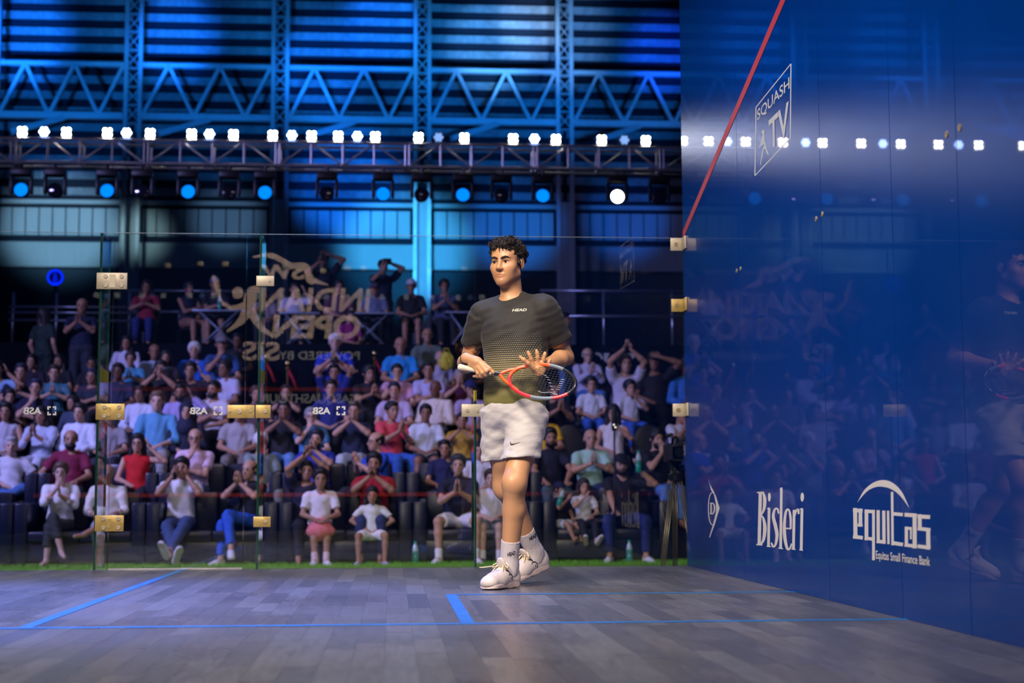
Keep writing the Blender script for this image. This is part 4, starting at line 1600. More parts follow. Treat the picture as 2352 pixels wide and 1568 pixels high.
for (x, z, l_, dx) in ((-.020, .072, .022, -.004), (-.004, .074, .030, .004), (-.034, .070, .018, -.006), (.012, .072, .020, .006), (.030, .068, .016, .004)):
    mb.tube([(x, -.082, z + .01), (x + dx * .3, -.0965, z), (x + dx, -.0975, z - l_ * .5), (x + dx * 2, -.0955, z - l_)], [.004, .0032, .0022, .0005], 5)
mb.build('hair_locks', hair_m, hr, True, fix=False)

# ---- shirt: black above, olive below, with rows of dashes in between
def shirt_mat():
    m, nt, b_ = new_mat('gradient_sports_shirt')
    N, Lk = nt.nodes.new, nt.links.new
    tc = N('ShaderNodeTexCoord')
    sp = N('ShaderNodeSeparateXYZ')
    Lk(tc.outputs['Object'], sp.inputs[0])

    def math_(op, a, b2=None, c=None):
        n_ = N('ShaderNodeMath'); n_.operation = op
        for i_, v_ in enumerate((a, b2, c)):
            if v_ is None: continue
            if isinstance(v_, (int, float)): n_.inputs[i_].default_value = v_
            else: Lk(v_, n_.inputs[i_])
        return n_.outputs[0]
    z_top, z_bot = H0(1180, 752, 7.7)[2], H0(1180, 925, 7.7)[2]
    g = N('ShaderNodeMapRange'); g.inputs['From Min'].default_value = z_top; g.inputs['From Max'].default_value = z_bot
    Lk(sp.outputs['Z'], g.inputs[0])
    gf = g.outputs[0]
    rows = math_('FRACT', math_('MULTIPLY', sp.outputs['Z'], 95.0))
    row_id = math_('FLOOR', math_('MULTIPLY', sp.outputs['Z'], 95.0))
    offs = math_('MULTIPLY', math_('MODULO', row_id, 2.0), 0.5)
    u = math_('ADD', math_('MULTIPLY', sp.outputs['X'], CX[0]), math_('MULTIPLY', sp.outputs['Y'], CX[1]))
    cols = math_('FRACT', math_('ADD', math_('MULTIPLY', u, 95.0), offs))
    ry = math_('ABSOLUTE', math_('SUBTRACT', rows, 0.5))
    rx = math_('ABSOLUTE', math_('SUBTRACT', cols, 0.5))
    dist = math_('MAXIMUM', math_('MULTIPLY', rx, 0.85), math_('MULTIPLY', ry, 1.15))
    size = math_('MULTIPLY_ADD', gf, 0.62, 0.06)
    dot = math_('LESS_THAN', dist, size)
    uc = float(SCn @ CX) - float(CX[2] * SCn[2])
    pan = math_('LESS_THAN', math_('ABSOLUTE', math_('SUBTRACT', u, uc)), 0.160)
    on = math_('MULTIPLY', math_('MULTIPLY', dot, pan), math_('GREATER_THAN', gf, 0.02))
    mx = N('ShaderNodeMix'); mx.data_type = 'RGBA'
    mx.inputs['A'].default_value = (0.012, 0.0115, 0.0115, 1)
    cr = N('ShaderNodeValToRGB')
    cr.color_ramp.elements[0].color = (0.16, 0.155, 0.13, 1); cr.color_ramp.elements[1].color = (0.125, 0.115, 0.022, 1)
    e = cr.color_ramp.elements.new(0.45); e.color = (0.30, 0.26, 0.13, 1)
    Lk(gf, cr.inputs[0])
    Lk(cr.outputs[0], mx.inputs['B'])
    Lk(on, mx.inputs['Factor'])
    Lk(mx.outputs['Result'], b_.inputs['Base Color'])
    b_.inputs['Roughness'].default_value = 0.75
    b_.inputs['Sheen Weight'].default_value = 0.08
    nz = N('ShaderNodeTexNoise'); nz.inputs['Scale'].default_value = 16; nz.inputs['Detail'].default_value = 3
    mp = N('ShaderNodeMapping'); mp.inputs['Scale'].default_value = (1, 1, 0.5)
    Lk(tc.outputs['Object'], mp.inputs[0]); Lk(mp.outputs[0], nz.inputs['Vector'])
    bp = N('ShaderNodeBump'); bp.inputs['Strength'].default_value = 0.35; bp.inputs['Distance'].default_value = 0.02
    Lk(nz.outputs['Fac'], bp.inputs['Height']); Lk(bp.outputs[0], b_.inputs['Normal'])
    return m


SHIRT = shirt_mat()
s = SDF()
hem = H0(1178, 931, 7.75)
s.ell(SCn - ZZ * .115, (.178, .124, .165), RC, k=.05)
s.ell(SCn - ZZ * .26 + CX * .004, (.166, .122, .19), RC, k=.05)
s.ell(P0 + ZZ * .07, (.163, .126, .20), RC, k=.05)
s.cap(SCn - CX * .10 - ZZ * .004, SCn + CX * .10 - ZZ * .004, .066, k=.05)
s.cap(NB + CX * .040, SL, .032, .058, k=.03); s.cap(NB - CX * .040, SR, .032, .058, k=.03)
s.cap(NB - CX * .03 - CFW * .03, NB + CX * .03 - CFW * .03, .036, k=.03)

for S_, E_, fr_ in ((SL, EL, .66), (SR, ER, .62)):
    e_ = S_ + (E_ - S_) * fr_
    s.cap(S_, S_ + (E_ - S_) * .3, .066, .066, k=.04)
    s.cone(S_ + (E_ - S_) * .1, e_, .068, .073, k=.03)
    s.cone(S_ + (E_ - S_) * (fr_ - .10), S_ + (E_ - S_) * (fr_ + .1), .060, .064, k=.006, op='sub')
s.cap(NB + ZZ * .022 + CFW * .008, NB + ZZ * .10 + CFW * .030, .053, .058, k=.006, op='sub')
s.cut(hem, -ZZ)
w1 = sine_noise(31, 26, .0030, (1, 1, .7)); w2 = sine_noise(32, 60, .0012, (.7, .7, 1.3))
mesh_obj('shirt', s.mesh('shirt', .0052, lambda X, Y, Z: w1(X, Y, Z) + w2(X, Y, Z)), SHIRT, hero)
# collar band
mb = MB()
pts = []
for i in range(25):
    a_ = 2 * PI * i / 24
    pts.append(NB + ZZ * (.012 - .0175 * math.cos(a_)) + CX * .0575 * math.sin(a_) + CFW * (.012 + .0575 * math.cos(a_)))
mb.tube(pts, .0055, 6)
mb.build('collar', mat('black_rib_knit', (0.015, 0.014, 0.014), 0.8), hero, True)

# ---- shorts
s = SDF()
hemL, hemR = H0(1190, 1084, 7.665), H0(1144, 1080, 7.90)
hemP = H0(1180, 1053, 7.70)
s.ell(P0 - ZZ * .005, (.164, .126, .12), RC, k=.05)
s.cone(HL + ZZ * .02 + CX * .004 + CFW * .006, hemL + CFW * .008, .098, .094, k=.035)
s.cone(HR + ZZ * .02 - CX * .006, hemR, .094, .086, k=.035)
s.cone(hemL + CFW * .008 + (HL - hemL) * .24, hemL + CFW * .008 + (hemL - HL) * .1, .086, .087, k=.006, op='sub')
s.cone(hemR + (HR - hemR) * .27, hemR + (hemR - HR) * .1, .077, .079, k=.006, op='sub')
s.cut(hemP, -ZZ + CX * .06)
w3 = sine_noise(41, 42, .0030, (.6, .6, 1.5)); w4 = sine_noise(42, 95, .0015, (.6, .6, 1.4))
shorts_m = mat('white_shorts_cloth', (0.46, 0.44, 0.45), 0.7, 0, 0.05, 22, 0.35, sheen=0.2, stretch=(1, 1, 2.2))
shorts_me = s.mesh('shorts', .0052, lambda X, Y, Z: w3(X, Y, Z) + w4(X, Y, Z))
shorts = mesh_obj('shorts', shorts_me, shorts_m, hero)

# ---- socks
rib = mat('white_rib_sock', (0.50, 0.46, 0.49), 0.85, 0, 0.12, 1, 0.3, stretch=(160, 160, 1))
sock = {}
for nm_, K_, A_, top, foot in (('l', KL, AL, .315, TL), ('r', KR, AR, .33, TR)):
    s = SDF()
    t0 = A_ + (K_ - A_) * top
    s.cone(A_ - (K_ - A_) * .05, t0, .044, .0485, k=.02)
    s.cap(A_, A_ - ZZ * .03 + (foot - A_) * .12, .044, .044, k=.03)
    s.cone(t0 - (K_ - A_) * .03, t0 + (K_ - A_) * .05, .042, .044, k=.004, op='sub')
    sock[nm_] = mesh_obj('sock', s.mesh('sock', .004), rib, hero)

# ---- shoes
upper_m = mat('white_mesh_shoe', (0.54, 0.48, 0.47), 0.6, 0, 0.06, 90, 0.15)
sole_m = mat('pale_rubber_sole', (0.55, 0.44, 0.42), 0.5, 0, 0.06, 30)
lace_m = mat('cream_lace', (0.72, 0.58, 0.38), 0.8, 0, 0.1, 60)
dark_m = mat('black_shoe_trim', (0.012, 0.01, 0.016), 0.5)


def shoe_meshes():
    s = SDF()
    s.ell((0, .098, .058), (.037, .045, .062), k=.03)
    s.cap((0, .085, .040), (0, -.01, .042), .042, .044, k=.03)
    s.cap((0, .0, .055), (0, -.07, .036), .036, .036, k=.03)
    s.cap((.002, -.05, .034), (.004, -.105, .030), .045, .040, k=.03)
    s.ell((.004, -.118, .030), (.044, .036, .026), k=.02)
    s.ell((0, .072, .122), (.034, .052, .036), k=.012, op='sub')
    s.cut((0, 0, .014), (0, 0, -1))
    up = s.mesh('shoe_upper', .0042)
    s = SDF()
    s.slab((0, .092, 0), (0, .01, 0), .044, .040, 0, .030, k=.012)
    s.slab((0, .02, 0), (.004, -.102, 0), .041, .050, 0.002, .024, k=.012)
    s.ell((.004, -.150, .034), (.06, .03, .022), k=.012, op='sub')
    so = s.mesh('sole', .0042)
    s = SDF()
    s.ell((0, .004, .112), (.029, .011, .042), np.array(Matrix.Rotation(math.radians(24), 3, 'X')), k=.01)
    to = s.mesh('tongue', .004)
    lm = MB()
    for i in range(6):
        y, z = -.070 + i * .016, .074 + i * .0068
        hw = .021 + .001 * i
        lm.tube([(-hw, y, z - .012), (-hw * .5, y + .004, z - .001), (hw * .5, y + .012, z + .003), (hw, y + .016, z - .006)], .0034, 6)
        lm.tube([(hw, y, z - .012), (hw * .5, y + .004, z - .001), (-hw * .5, y + .012, z + .003), (-hw, y + .016, z - .006)], .0034, 6)
    for q in (-1, 1):   # bow
        lm.tube([(0, .016, .118), (q * .022, .006, .124), (q * .044, -.006, .112), (q * .046, -.010, .098), (q * .020, .004, .112), (0, .016, .118)], .0034, 6)
        lm.tube([(0, .016, .118), (q * .018, -.012, .108), (q * .030, -.036, .082)], .0032, 6)
    la = lm.mesh('laces', True)
    shade(la)
    s = SDF()
    s.ell((0, .072, .100), (.0345, .052, .024), k=.01)
    s.cut((0, 0, .112), (0, .25, 1))
    tr_ = s.mesh('lining', .004)
    return up, so, to, la, tr_


SHOE = shoe_meshes()


def place_shoe(mw, spread_lace=False):
    sh = mesh_obj('shoe', SHOE[0], upper_m, hero, mw)
    mesh_obj('sole', SHOE[1], sole_m, sh)
    mesh_obj('tongue', SHOE[2], upper_m, sh)
    mesh_obj('laces', SHOE[3], lace_m, sh)
    mesh_obj('lining', SHOE[4], dark_m, sh)
    # side emblem: an open curved hook with a small bar
    for q in (-1, 1):
        mb_ = MB()
        ups = BVHTree.FromPolygons([v.co[:] for v in SHOE[0].vertices], [tuple(p.vertices) for p in SHOE[0].polygons])

        def on(y, z):
            h_ = ups.ray_cast(Vector((q * .2, y, z)), Vector((-q, 0, 0)))
            return np.array(h_[0]) + V3(q * .0008, 0, 0) if h_[0] is not None else V3(q * .04, y, z)
        mb_.tube([on(.030, .034), on(.036, .052), on(.028, .066), on(.012, .070), on(-.004, .062)], [.001, .0026, .0034, .0030, .001], 6)
        mb_.tube([on(.020, .044), on(.020, .054)], [.0020, .0020], 6)
        mb_.tube([on(-.004, .086), on(.010, .084), on(.016, .074)], [.0045, .0050, .0030], 6)
        mb_.build('side_emblem', dark_m, sh, True)
    return sh


def foot_frame(heel, toe, roll=0.0):
    f_ = nrm(toe - heel)
    y_ = -f_
    x_ = nrm(np.cross(y_, ZZ)) * 1.0
    z_ = nrm(np.cross(x_, y_))
    return x_, y_, z_


SOLE_CO = np.array([v.co[:] for v in SHOE[1].vertices])


def shoe_at(ankle, dirh, pitch):
    """shoe whose collar sits round the ankle; dirh: horizontal heel-to-toe direction"""
    f_ = nrm(nrm((dirh[0], dirh[1], 0)) * math.cos(pitch) - ZZ * math.sin(pitch))
    y_ = -f_
    x_ = nrm(np.cross(y_, ZZ))
    z_ = nrm(np.cross(x_, y_))
    R_ = np.stack([x_, y_, z_], 1)
    o_ = ankle - R_ @ V3(0, .070, .100)
    o_[2] -= (SOLE_CO @ R_.T)[:, 2].min() + o_[2] - 0.001
    return place_shoe(frame_mat(x_, y_, z_, o_))


dL = H0(1106, 1350, 7.47) - H0(1181, 1350, 7.715)
dR = H0(1196, 1337, 8.00) - H0(1262, 1337, 8.12)
shoe_at(AL, dL, 0.0)
shoe_at(AR, dR, math.radians(17))
# loose lace end of the front shoe
MB().tube([H0(1143, 1303, 7.56), H0(1130, 1300, 7.54), H0(1115, 1302, 7.53), H0(1101, 1303, 7.53)], [.0034, .003, .003, .0024], 6).build('loose_lace', lace_m, hero, True)

# ---- lettering on the clothes, laid onto the cloth
def cloth_mark(name, me, m_, parent, P, F, dirv, lift=.0012, org=HO):
    """project flat polygons P (player space) onto mesh me along dirv"""
    t_ = BVHTree.FromPolygons([v.co[:] for v in me.vertices], [tuple(p.vertices) for p in me.polygons])
    vs_ = []
    for p in P:
        h_ = t_.ray_cast(Vector(np.asarray(p) - np.asarray(dirv) * .25), Vector(dirv))
        vs_.append(np.array(h_[0]) - np.asarray(dirv) * lift if h_[0] is not None else np.asarray(p))
    mm = bpy.data.meshes.new(name)
    mm.from_pydata([tuple(v) for v in vs_], [], F)
    mm.materials.append(m_)
    return link(bpy.data.objects.new(name, mm), parent)


def dense_text(txt, bold=0.0, shear=0.0):
    """text subdivided so that it can bend"""
    v, f = font_polys(txt, bold, shear)
    bm = bmesh.new()
    vv = [bm.verts.new((a_, b2, 0)) for a_, b2 in v]
    for ff in f:
        try: bm.faces.new([vv[i] for i in ff])
        except ValueError: pass
    bmesh.ops.triangulate(bm, faces=list(bm.faces))
    for _ in range(1):
        bmesh.ops.subdivide_edges(bm, edges=list(bm.edges), cuts=1, use_grid_fill=True)
    bm.verts.index_update()
    v = np.array([q.co[:2] for q in bm.verts]); f = [tuple(q.index for q in ff.verts) for ff in bm.faces]
    bm.free()
    return v, f


vdir = nrm(FW)
shirt_o = [c for c in hero.children if c.name.startswith('shirt')][0]
v, f = dense_text('HEAD', .02, .25)
o0, o1, o2 = H0(1176, 715, 7.7), H0(1210, 714, 7.7), H0(1176, 709, 7.7)
cloth_mark('chest_lettering', shirt_o.data, mat('pale_print', (0.62, 0.60, 0.50), 0.6), shirt_o, [o0 + (o1 - o0) * a_ + (o2 - o0) * b2 for a_, b2 in v], f, vdir)
# tick on the shorts
out = smooth_pts([(1171, 1013, 0), (1174, 1019, 0), (1180, 1019, 0), (1197, 1015, 0)], 6)
inn = smooth_pts([(1171, 1013, 0), (1172.5, 1022, 0), (1178, 1022.5, 0), (1197, 1015, 0)], 6)
P, F = [], []
for i in range(len(out)):
    P += [H0(out[i][0], out[i][1], 7.6), H0(inn[i][0], inn[i][1], 7.6)]
    if i: F.append((2 * i - 2, 2 * i - 1, 2 * i + 1, 2 * i))
cloth_mark('tick_mark', shorts_me, dark_m, shorts, P, F, vdir)
for nm_, (ax_, ay_, bx_, by_, dd) in (('l', (1166, 1276, 1184, 1271, 7.66)), ('r', (1216, 1242, 1233, 1233, 8.0))):
    v, f = dense_text('HEAD', .03, .1)
    o0, o1 = H0(ax_, ay_, dd), H0(bx_, by_, dd)
    o2 = H0(ax_ - 1, ay_ - 9, dd)
    cloth_mark('sock_lettering', sock[nm_].data, dark_m, sock[nm_], [o0 + (o1 - o0) * a_ + (o2 - o0) * b2 for a_, b2 in v], f, vdir)

# wristband and ring
def band(c, ax, r, w, t, m_, name):
    MB().lathe([(r, -w), (r + t, -w), (r + t, w), (r, w)], 28, c, ax).build(name, m_, hero, 40)


axR = nrm(WRp - ER)
band(WRp - axR * .012, axR, .0285, .007, .004, mat('black_wristband', (0.012, 0.010, 0.02), 0.5), 'wristband')
band(H0(1251, 829, 7.585), nrm(H0(1251, 815, 7.58) - H0(1250, 832, 7.585)), .0102, .002, .0012, mat('silver_ring', (0.7, 0.7, 0.72), 0.2, 1.0), 'ring')

# ================================================================== RACKET
RB, RTp = W(1055, 843, 7.725), W(1320, 888, 7.43)
rk = thing('squash_racket', 'orange and black squash racket held across the player at waist height', 'racket', tuple(RB))
ra_ = nrm(RTp - RB)
RLEN = float(np.linalg.norm(RTp - RB))
tilt = math.radians(32)
upv = nrm(ZZ - ra_ * ra_[2])
bkv = nrm(np.cross(ra_, upv))
if bkv @ FWH < 0:
    bkv = -bkv
rv = nrm(upv * math.cos(tilt) + bkv * math.sin(tilt))   # across the head
rn = nrm(np.cross(ra_, rv))
rp = lambda t, s_, n_=0.0: ra_ * t + rv * s_ + rn * n_
c_or = mat('racket_orange', (0.95, 0.11, 0.012), 0.35, 0, 0.05, 10, coat=0.6)
c_rd = mat('racket_red', (0.80, 0.025, 0.03), 0.35, 0, 0.05, 10, coat=0.6)
c_bk = mat('racket_black', (0.012, 0.012, 0.014), 0.3, 0, 0.05, 10, coat=0.6)
c_gy = mat('racket_grey', (0.16, 0.20, 0.23), 0.35, 0, 0.1, 10, coat=0.6)
grip_m = mat('cream_grip_tape', (0.62, 0.55, 0.42), 0.75, 0, 0.15, 40, 0.4)
mb = MB()
mb.tube([rp(-.004, 0), rp(0, 0), rp(.012, 0), rp(.03, 0), rp(.10, 0), rp(.19, 0)], [.012, .0165, .0165, .0142, .0138, .0128], 12)
mb.build('grip', grip_m, rk, 50)
mb = MB()
mb.tube([rp(.19, 0), rp(.24, 0)], [.0105, .0095], 10)
mb.build('shaft', c_bk, rk, 50)
HCt, HA, HBm = RLEN - .178, .178, .098      # head centre along the axis, half length, half width


def rim(a0, a1, m_, name='frame_segment', r=.0092):
    pts_ = []
    for i in range(int(abs(a1 - a0) / 5) + 2):
        a_ = math.radians(a0 + (a1 - a0) * i / (int(abs(a1 - a0) / 5) + 1))
        pts_.append(rp(HCt + HA * math.cos(a_), HBm * math.sin(a_)))
    MB().tube(pts_, r, 8).build(name, m_, rk, 50)


# angles: 0 tip, 90 upper side, 180 throat, 270 lower side
rim(180, 88, c_or); rim(88, 62, c_gy); rim(62, -28, c_bk); rim(-28, -58, c_rd); rim(-58, -96, c_gy); rim(-96, -140, c_rd); rim(-140, -180, c_rd)
for s_ in (1, -1):
    a_ = math.radians(135)
    MB().tube([rp(.235, s_ * .004), rp(HCt - HA - .02, s_ * .030), rp(HCt - HA * .55, s_ * .078), rp(HCt + HA * math.cos(math.radians(128)), s_ * HBm * math.sin(math.radians(128)))], [.0085, .0080, .0082, .0082], 8).build('throat_arm', c_or if s_ < 0 else c_or, rk, 50)
mb = MB()
ns = 15
for i in range(ns):
    s_ = -HBm + 2 * HBm * (i + .5) / ns
    hl = HA * math.sqrt(max(0, 1 - (s_ / HBm) ** 2))
    mb.tube([rp(HCt - hl, s_), rp(HCt + hl, s_)], .0007, 4)
for i in range(20):
    t_ = -HA + 2 * HA * (i + .5) / 20
    hw = HBm * math.sqrt(max(0, 1 - (t_ / HA) ** 2))
    mb.tube([rp(HCt + t_, -hw, .0006), rp(HCt + t_, hw, .0006)], .0007, 4)
mb.build('strings', mat('dark_string', (0.008, 0.009, 0.013), 0.6), rk, fix=False)
mb = MB()
for i, (t_, s_, l_) in enumerate([(-.02 + .014 * j, .05 * math.cos(j * .35) - .01, .016) for j in range(9)] + [(.0 + .013 * j, -.058 - .004 * math.sin(j), .014) for j in range(8)] + [(.09, -.03 + .012 * j, .02) for j in range(6)]):
    mb.tube([rp(HCt + t_, s_, -.0012), rp(HCt + t_ + l_, s_, -.0012)], .0009, 4)
mb.build('string_stencil', mat('white_stencil', (0.7, 0.7, 0.72), 0.6), rk, fix=False)

# ================================================================== SPECTATORS
VOX = 0.0135
ARMS = {   # wrist target, hand direction, palm normal for the arm on the +x side (mirrored for -x); elbow hint
    'clap': dict(w=(.030, -.30, .90), d=(-.05, -.35, .93), n=(-1, 0, .1), e=(.8, .3, -.8)),
    'claphigh': dict(w=(.032, -.25, 1.03), d=(-.05, -.15, 1), n=(-1, 0, 0), e=(.9, -.1, -.8)),
    'prayer': dict(w=(.028, -.24, .86), d=(-.05, -.25, 1), n=(-1, 0, 0), e=(1, .2, -.5)),
    'lap': dict(w=(.085, -.26, .640), d=(-.55, -.75, -.25), n=(0, .2, -1), e=(.8, .6, -.2)),
    'knee': dict(w=(.140, -.38, .610), d=(-.1, -1, -.25), n=(0, 0, -1), e=(.9, .4, 0)),
    'fold': dict(w=(-.085, -.205, .80), d=(-1, .15, .1), n=(0, 1, 0), e=(1, .0, -.8)),
    'chin': dict(w=(.020, -.185, .985), d=(-.15, .35, 1), n=(-.2, 1, .2), e=(.7, -.3, -1)),
    'temple': dict(w=(.095, -.165, 1.06), d=(-.12, .35, 1), n=(-1, .3, 0), e=(.7, -.6, -.9)),
    'mouth': dict(w=(.030, -.20, 1.00), d=(-.10, .30, 1), n=(-.6, 1, 0), e=(.8, -.1, -1)),
    'over': dict(w=(.055, -.12, 1.36), d=(-.45, -.15, .9), n=(-.8, -.4, 0), e=(1, -.35, .1)),
    'photo': dict(w=(.055, -.27, 1.075), d=(-.25, -.05, 1), n=(-1, 0, 0), e=(.9, -.1, -.8)),
    'brow': dict(w=(.10, -.13, 1.22), d=(-.9, .1, .3), n=(0, 1, -.4), e=(1, -.2, .2)),
    'hang': dict(w=(.245, -.06, .46), d=(-.05, -.2, -1), n=(-1, 0, 0), e=(.6, 1, 0)),
    'akimbo': dict(w=(.150, -.10, .62), d=(-.8, -.2, -.5), n=(0, 1, -.2), e=(1, .1, .2)),
    'raise': dict(w=(.20, -.16, 1.10), d=(-.45, .05, 1), n=(-1, -.2, 0), e=(1, -.1, -.8)),
    'sip': dict(w=(.045, -.25, .985), d=(-.5, -.1, .8), n=(-1, 0, 0), e=(.9, 0, -.8)),
    'rest': dict(w=(.30, -.20, .72), d=(.1, -1, -.1), n=(0, 0, -1), e=(.5, .8, -.3)),
}
POSES = {   # left image arm (-x), right image arm (+x), torso lean, legs, standing
    'clap': ('clap', 'clap', .06, 'n'), 'claphigh': ('claphigh', 'claphigh', .05, 'n'), 'prayer': ('prayer', 'prayer', .05, 'n'),
    'lap': ('lap', 'lap', .02, 'n'), 'knees': ('knee', 'knee', .10, 'n'), 'fold': ('fold', 'lap', .02, 'n'), 'chin': ('chin', 'fold', .10, 'n'), 'chin_r': ('fold', 'chin', .10, 'n'),
    'mouth': ('mouth', 'lap', .05, 'n'), 'over': ('over', 'over', .02, 'n'), 'photo': ('photo', 'photo', .03, 'n'), 'raise_r': ('lap', 'raise', .02, 'n'), 'sip': ('lap', 'sip', .06, 'n'),
    'rest': ('rest', 'lap', -.06, 'n'), 'brow': ('lap', 'brow', .02, 'n'),
    'woman_cross': ('chin', 'clap', .04, 'x'), 'sit_cross': ('lap', 'lap', -.02, 'x2'), 'temples_stretch': ('temple', 'temple', .02, 's'), 'clap_cross': ('claphigh', 'claphigh', .10, 'x3'),
    'wide_clap': ('clap', 'clap', .16, 'w'), 'wide_lap': ('lap', 'lap', .12, 'n'), 'cap_man': ('knee', 'raise', -.02, 'w'), 'kid_lap': ('lap', 'lap', .02, 'k'), 'kid_akimbo': ('akimbo', 'akimbo', -.02, 'w'),
    'kid_floor': ('sip', 'lap', .0, 'f'), 'lean_cross': ('lap', 'rest', -.14, 'x2'),
    'st_clap': ('clap', 'clap', .0, 'st'), 'st_hang': ('hang', 'hang', .0, 'st'), 'st_photo': ('photo', 'brow', .0, 'st'), 'st_over': ('over', 'over', .0, 'st'), 'st_prayer': ('prayer', 'prayer', 0, 'st'), 'st_fold': ('fold', 'lap', 0, 'st'),
}


def make_joints(pose, kid=False):
    la, ra, lean, leg = POSES[pose]
    st = leg == 'st'
    dz = .43 if st else 0.0
    J = {'st': st, 'leg': leg}
    hip = V3(0, 0.0, .52 + dz)
    rot = np.array(Matrix.Rotation(lean, 3, 'X'))         # + leans towards -y
    T = lambda x, y, z: hip + rot @ (V3(x, y, z + dz) - hip)
    J['hip'], J['T'], J['rot'] = hip, T, rot
    J['nb'] = T(0, .025, 1.005)
    hs = 1.30 if kid else 1.10
    J['hs'] = hs
    # the head stays upright above the neck
    J['hc'] = J['nb'] + V3(0, -.030, .160 * (1.12 if kid else 1.05))
    J['sh'] = {s: T(s * .172, .025, .955) for s in (-1, 1)}
    J['el'], J['wr'], J['hd'] = {}, {}, {}
    for s, key in ((-1, la), (1, ra)):
        a = ARMS[key]
        m = np.array([s, 1, 1])
        w = V3(*a['w']) * m
        w[2] += dz
        if key not in ('knee', 'lap', 'hang', 'rest'):
            w = hip + rot @ (w - hip)
        e, w2 = two_bone(J['sh'][s], w, .285, .25, V3(*a['e']) * m)
        J['el'][s], J['wr'][s] = e, w2
        J['hd'][s] = (nrm(V3(*a['d']) * m), nrm(V3(*a['n']) * m))
    J['hp'] = {s: hip + V3(s * .088, 0, -.005) for s in (-1, 1)}
    J['kn'], J['an'], J['ft'] = {}, {}, {}
    for s in (-1, 1):
        k, a_, f_ = V3(s * .115, -.44, .50), V3(s * .115, -.46, .085), V3(0, -1, -.12)
        if st:
            k, a_, f_ = V3(s * .10, -.03, .50), V3(s * .10, .02, .085), V3(s * .2, -1, -.12)
        elif leg == 'w':
            k, a_, f_ = V3(s * .23, -.40, .50), V3(s * .22, -.44, .085), V3(s * .35, -1, -.12)
        elif leg == 'x':      # one knee over the other, shin hanging
            if s < 0: k, a_, f_ = V3(-.02, -.45, .60), V3(.10, -.56, .20), V3(.45, -1, -.25)
            else: k, a_, f_ = V3(-.06, -.43, .49), V3(-.09, -.48, .085), V3(-.3, -1, -.12)
        elif leg == 'x2':     # ankle resting on the other knee
            if s > 0: k, a_, f_ = V3(.16, -.40, .58), V3(-.16, -.58, .42), V3(-1, -.5, .1)
            else: k, a_, f_ = V3(-.04, -.44, .50), V3(.0, -.50, .085), V3(0, -1, -.12)
        elif leg == 'x3':
            if s > 0: k, a_, f_ = V3(-.04, -.45, .61), V3(.12, -.62, .22), V3(.7, -1, -.3)
            else: k, a_, f_ = V3(-.14, -.42, .49), V3(-.12, -.48, .085), V3(-.25, -1, -.12)
        elif leg == 's':      # stretched out, ankles crossed
            k, a_, f_ = V3(s * .10, -.43, .47), V3(-s * .03, -.74, .12 + (.06 if s > 0 else 0)), V3(-s * .3, -.55, .8)
        elif leg == 'k':
            k, a_, f_ = V3(s * .09, -.30, .50), V3(s * .08, -.36, .09), V3(s * .2, -1, -.12)
        elif leg == 'f':
            k, a_, f_ = V3(s * .12, -.34, .50), V3(s * .10, -.50, .20), V3(s * .2, -.6, .6)
        J['kn'][s], J['an'][s], J['ft'][s] = k, a_, nrm(f_)
    return J


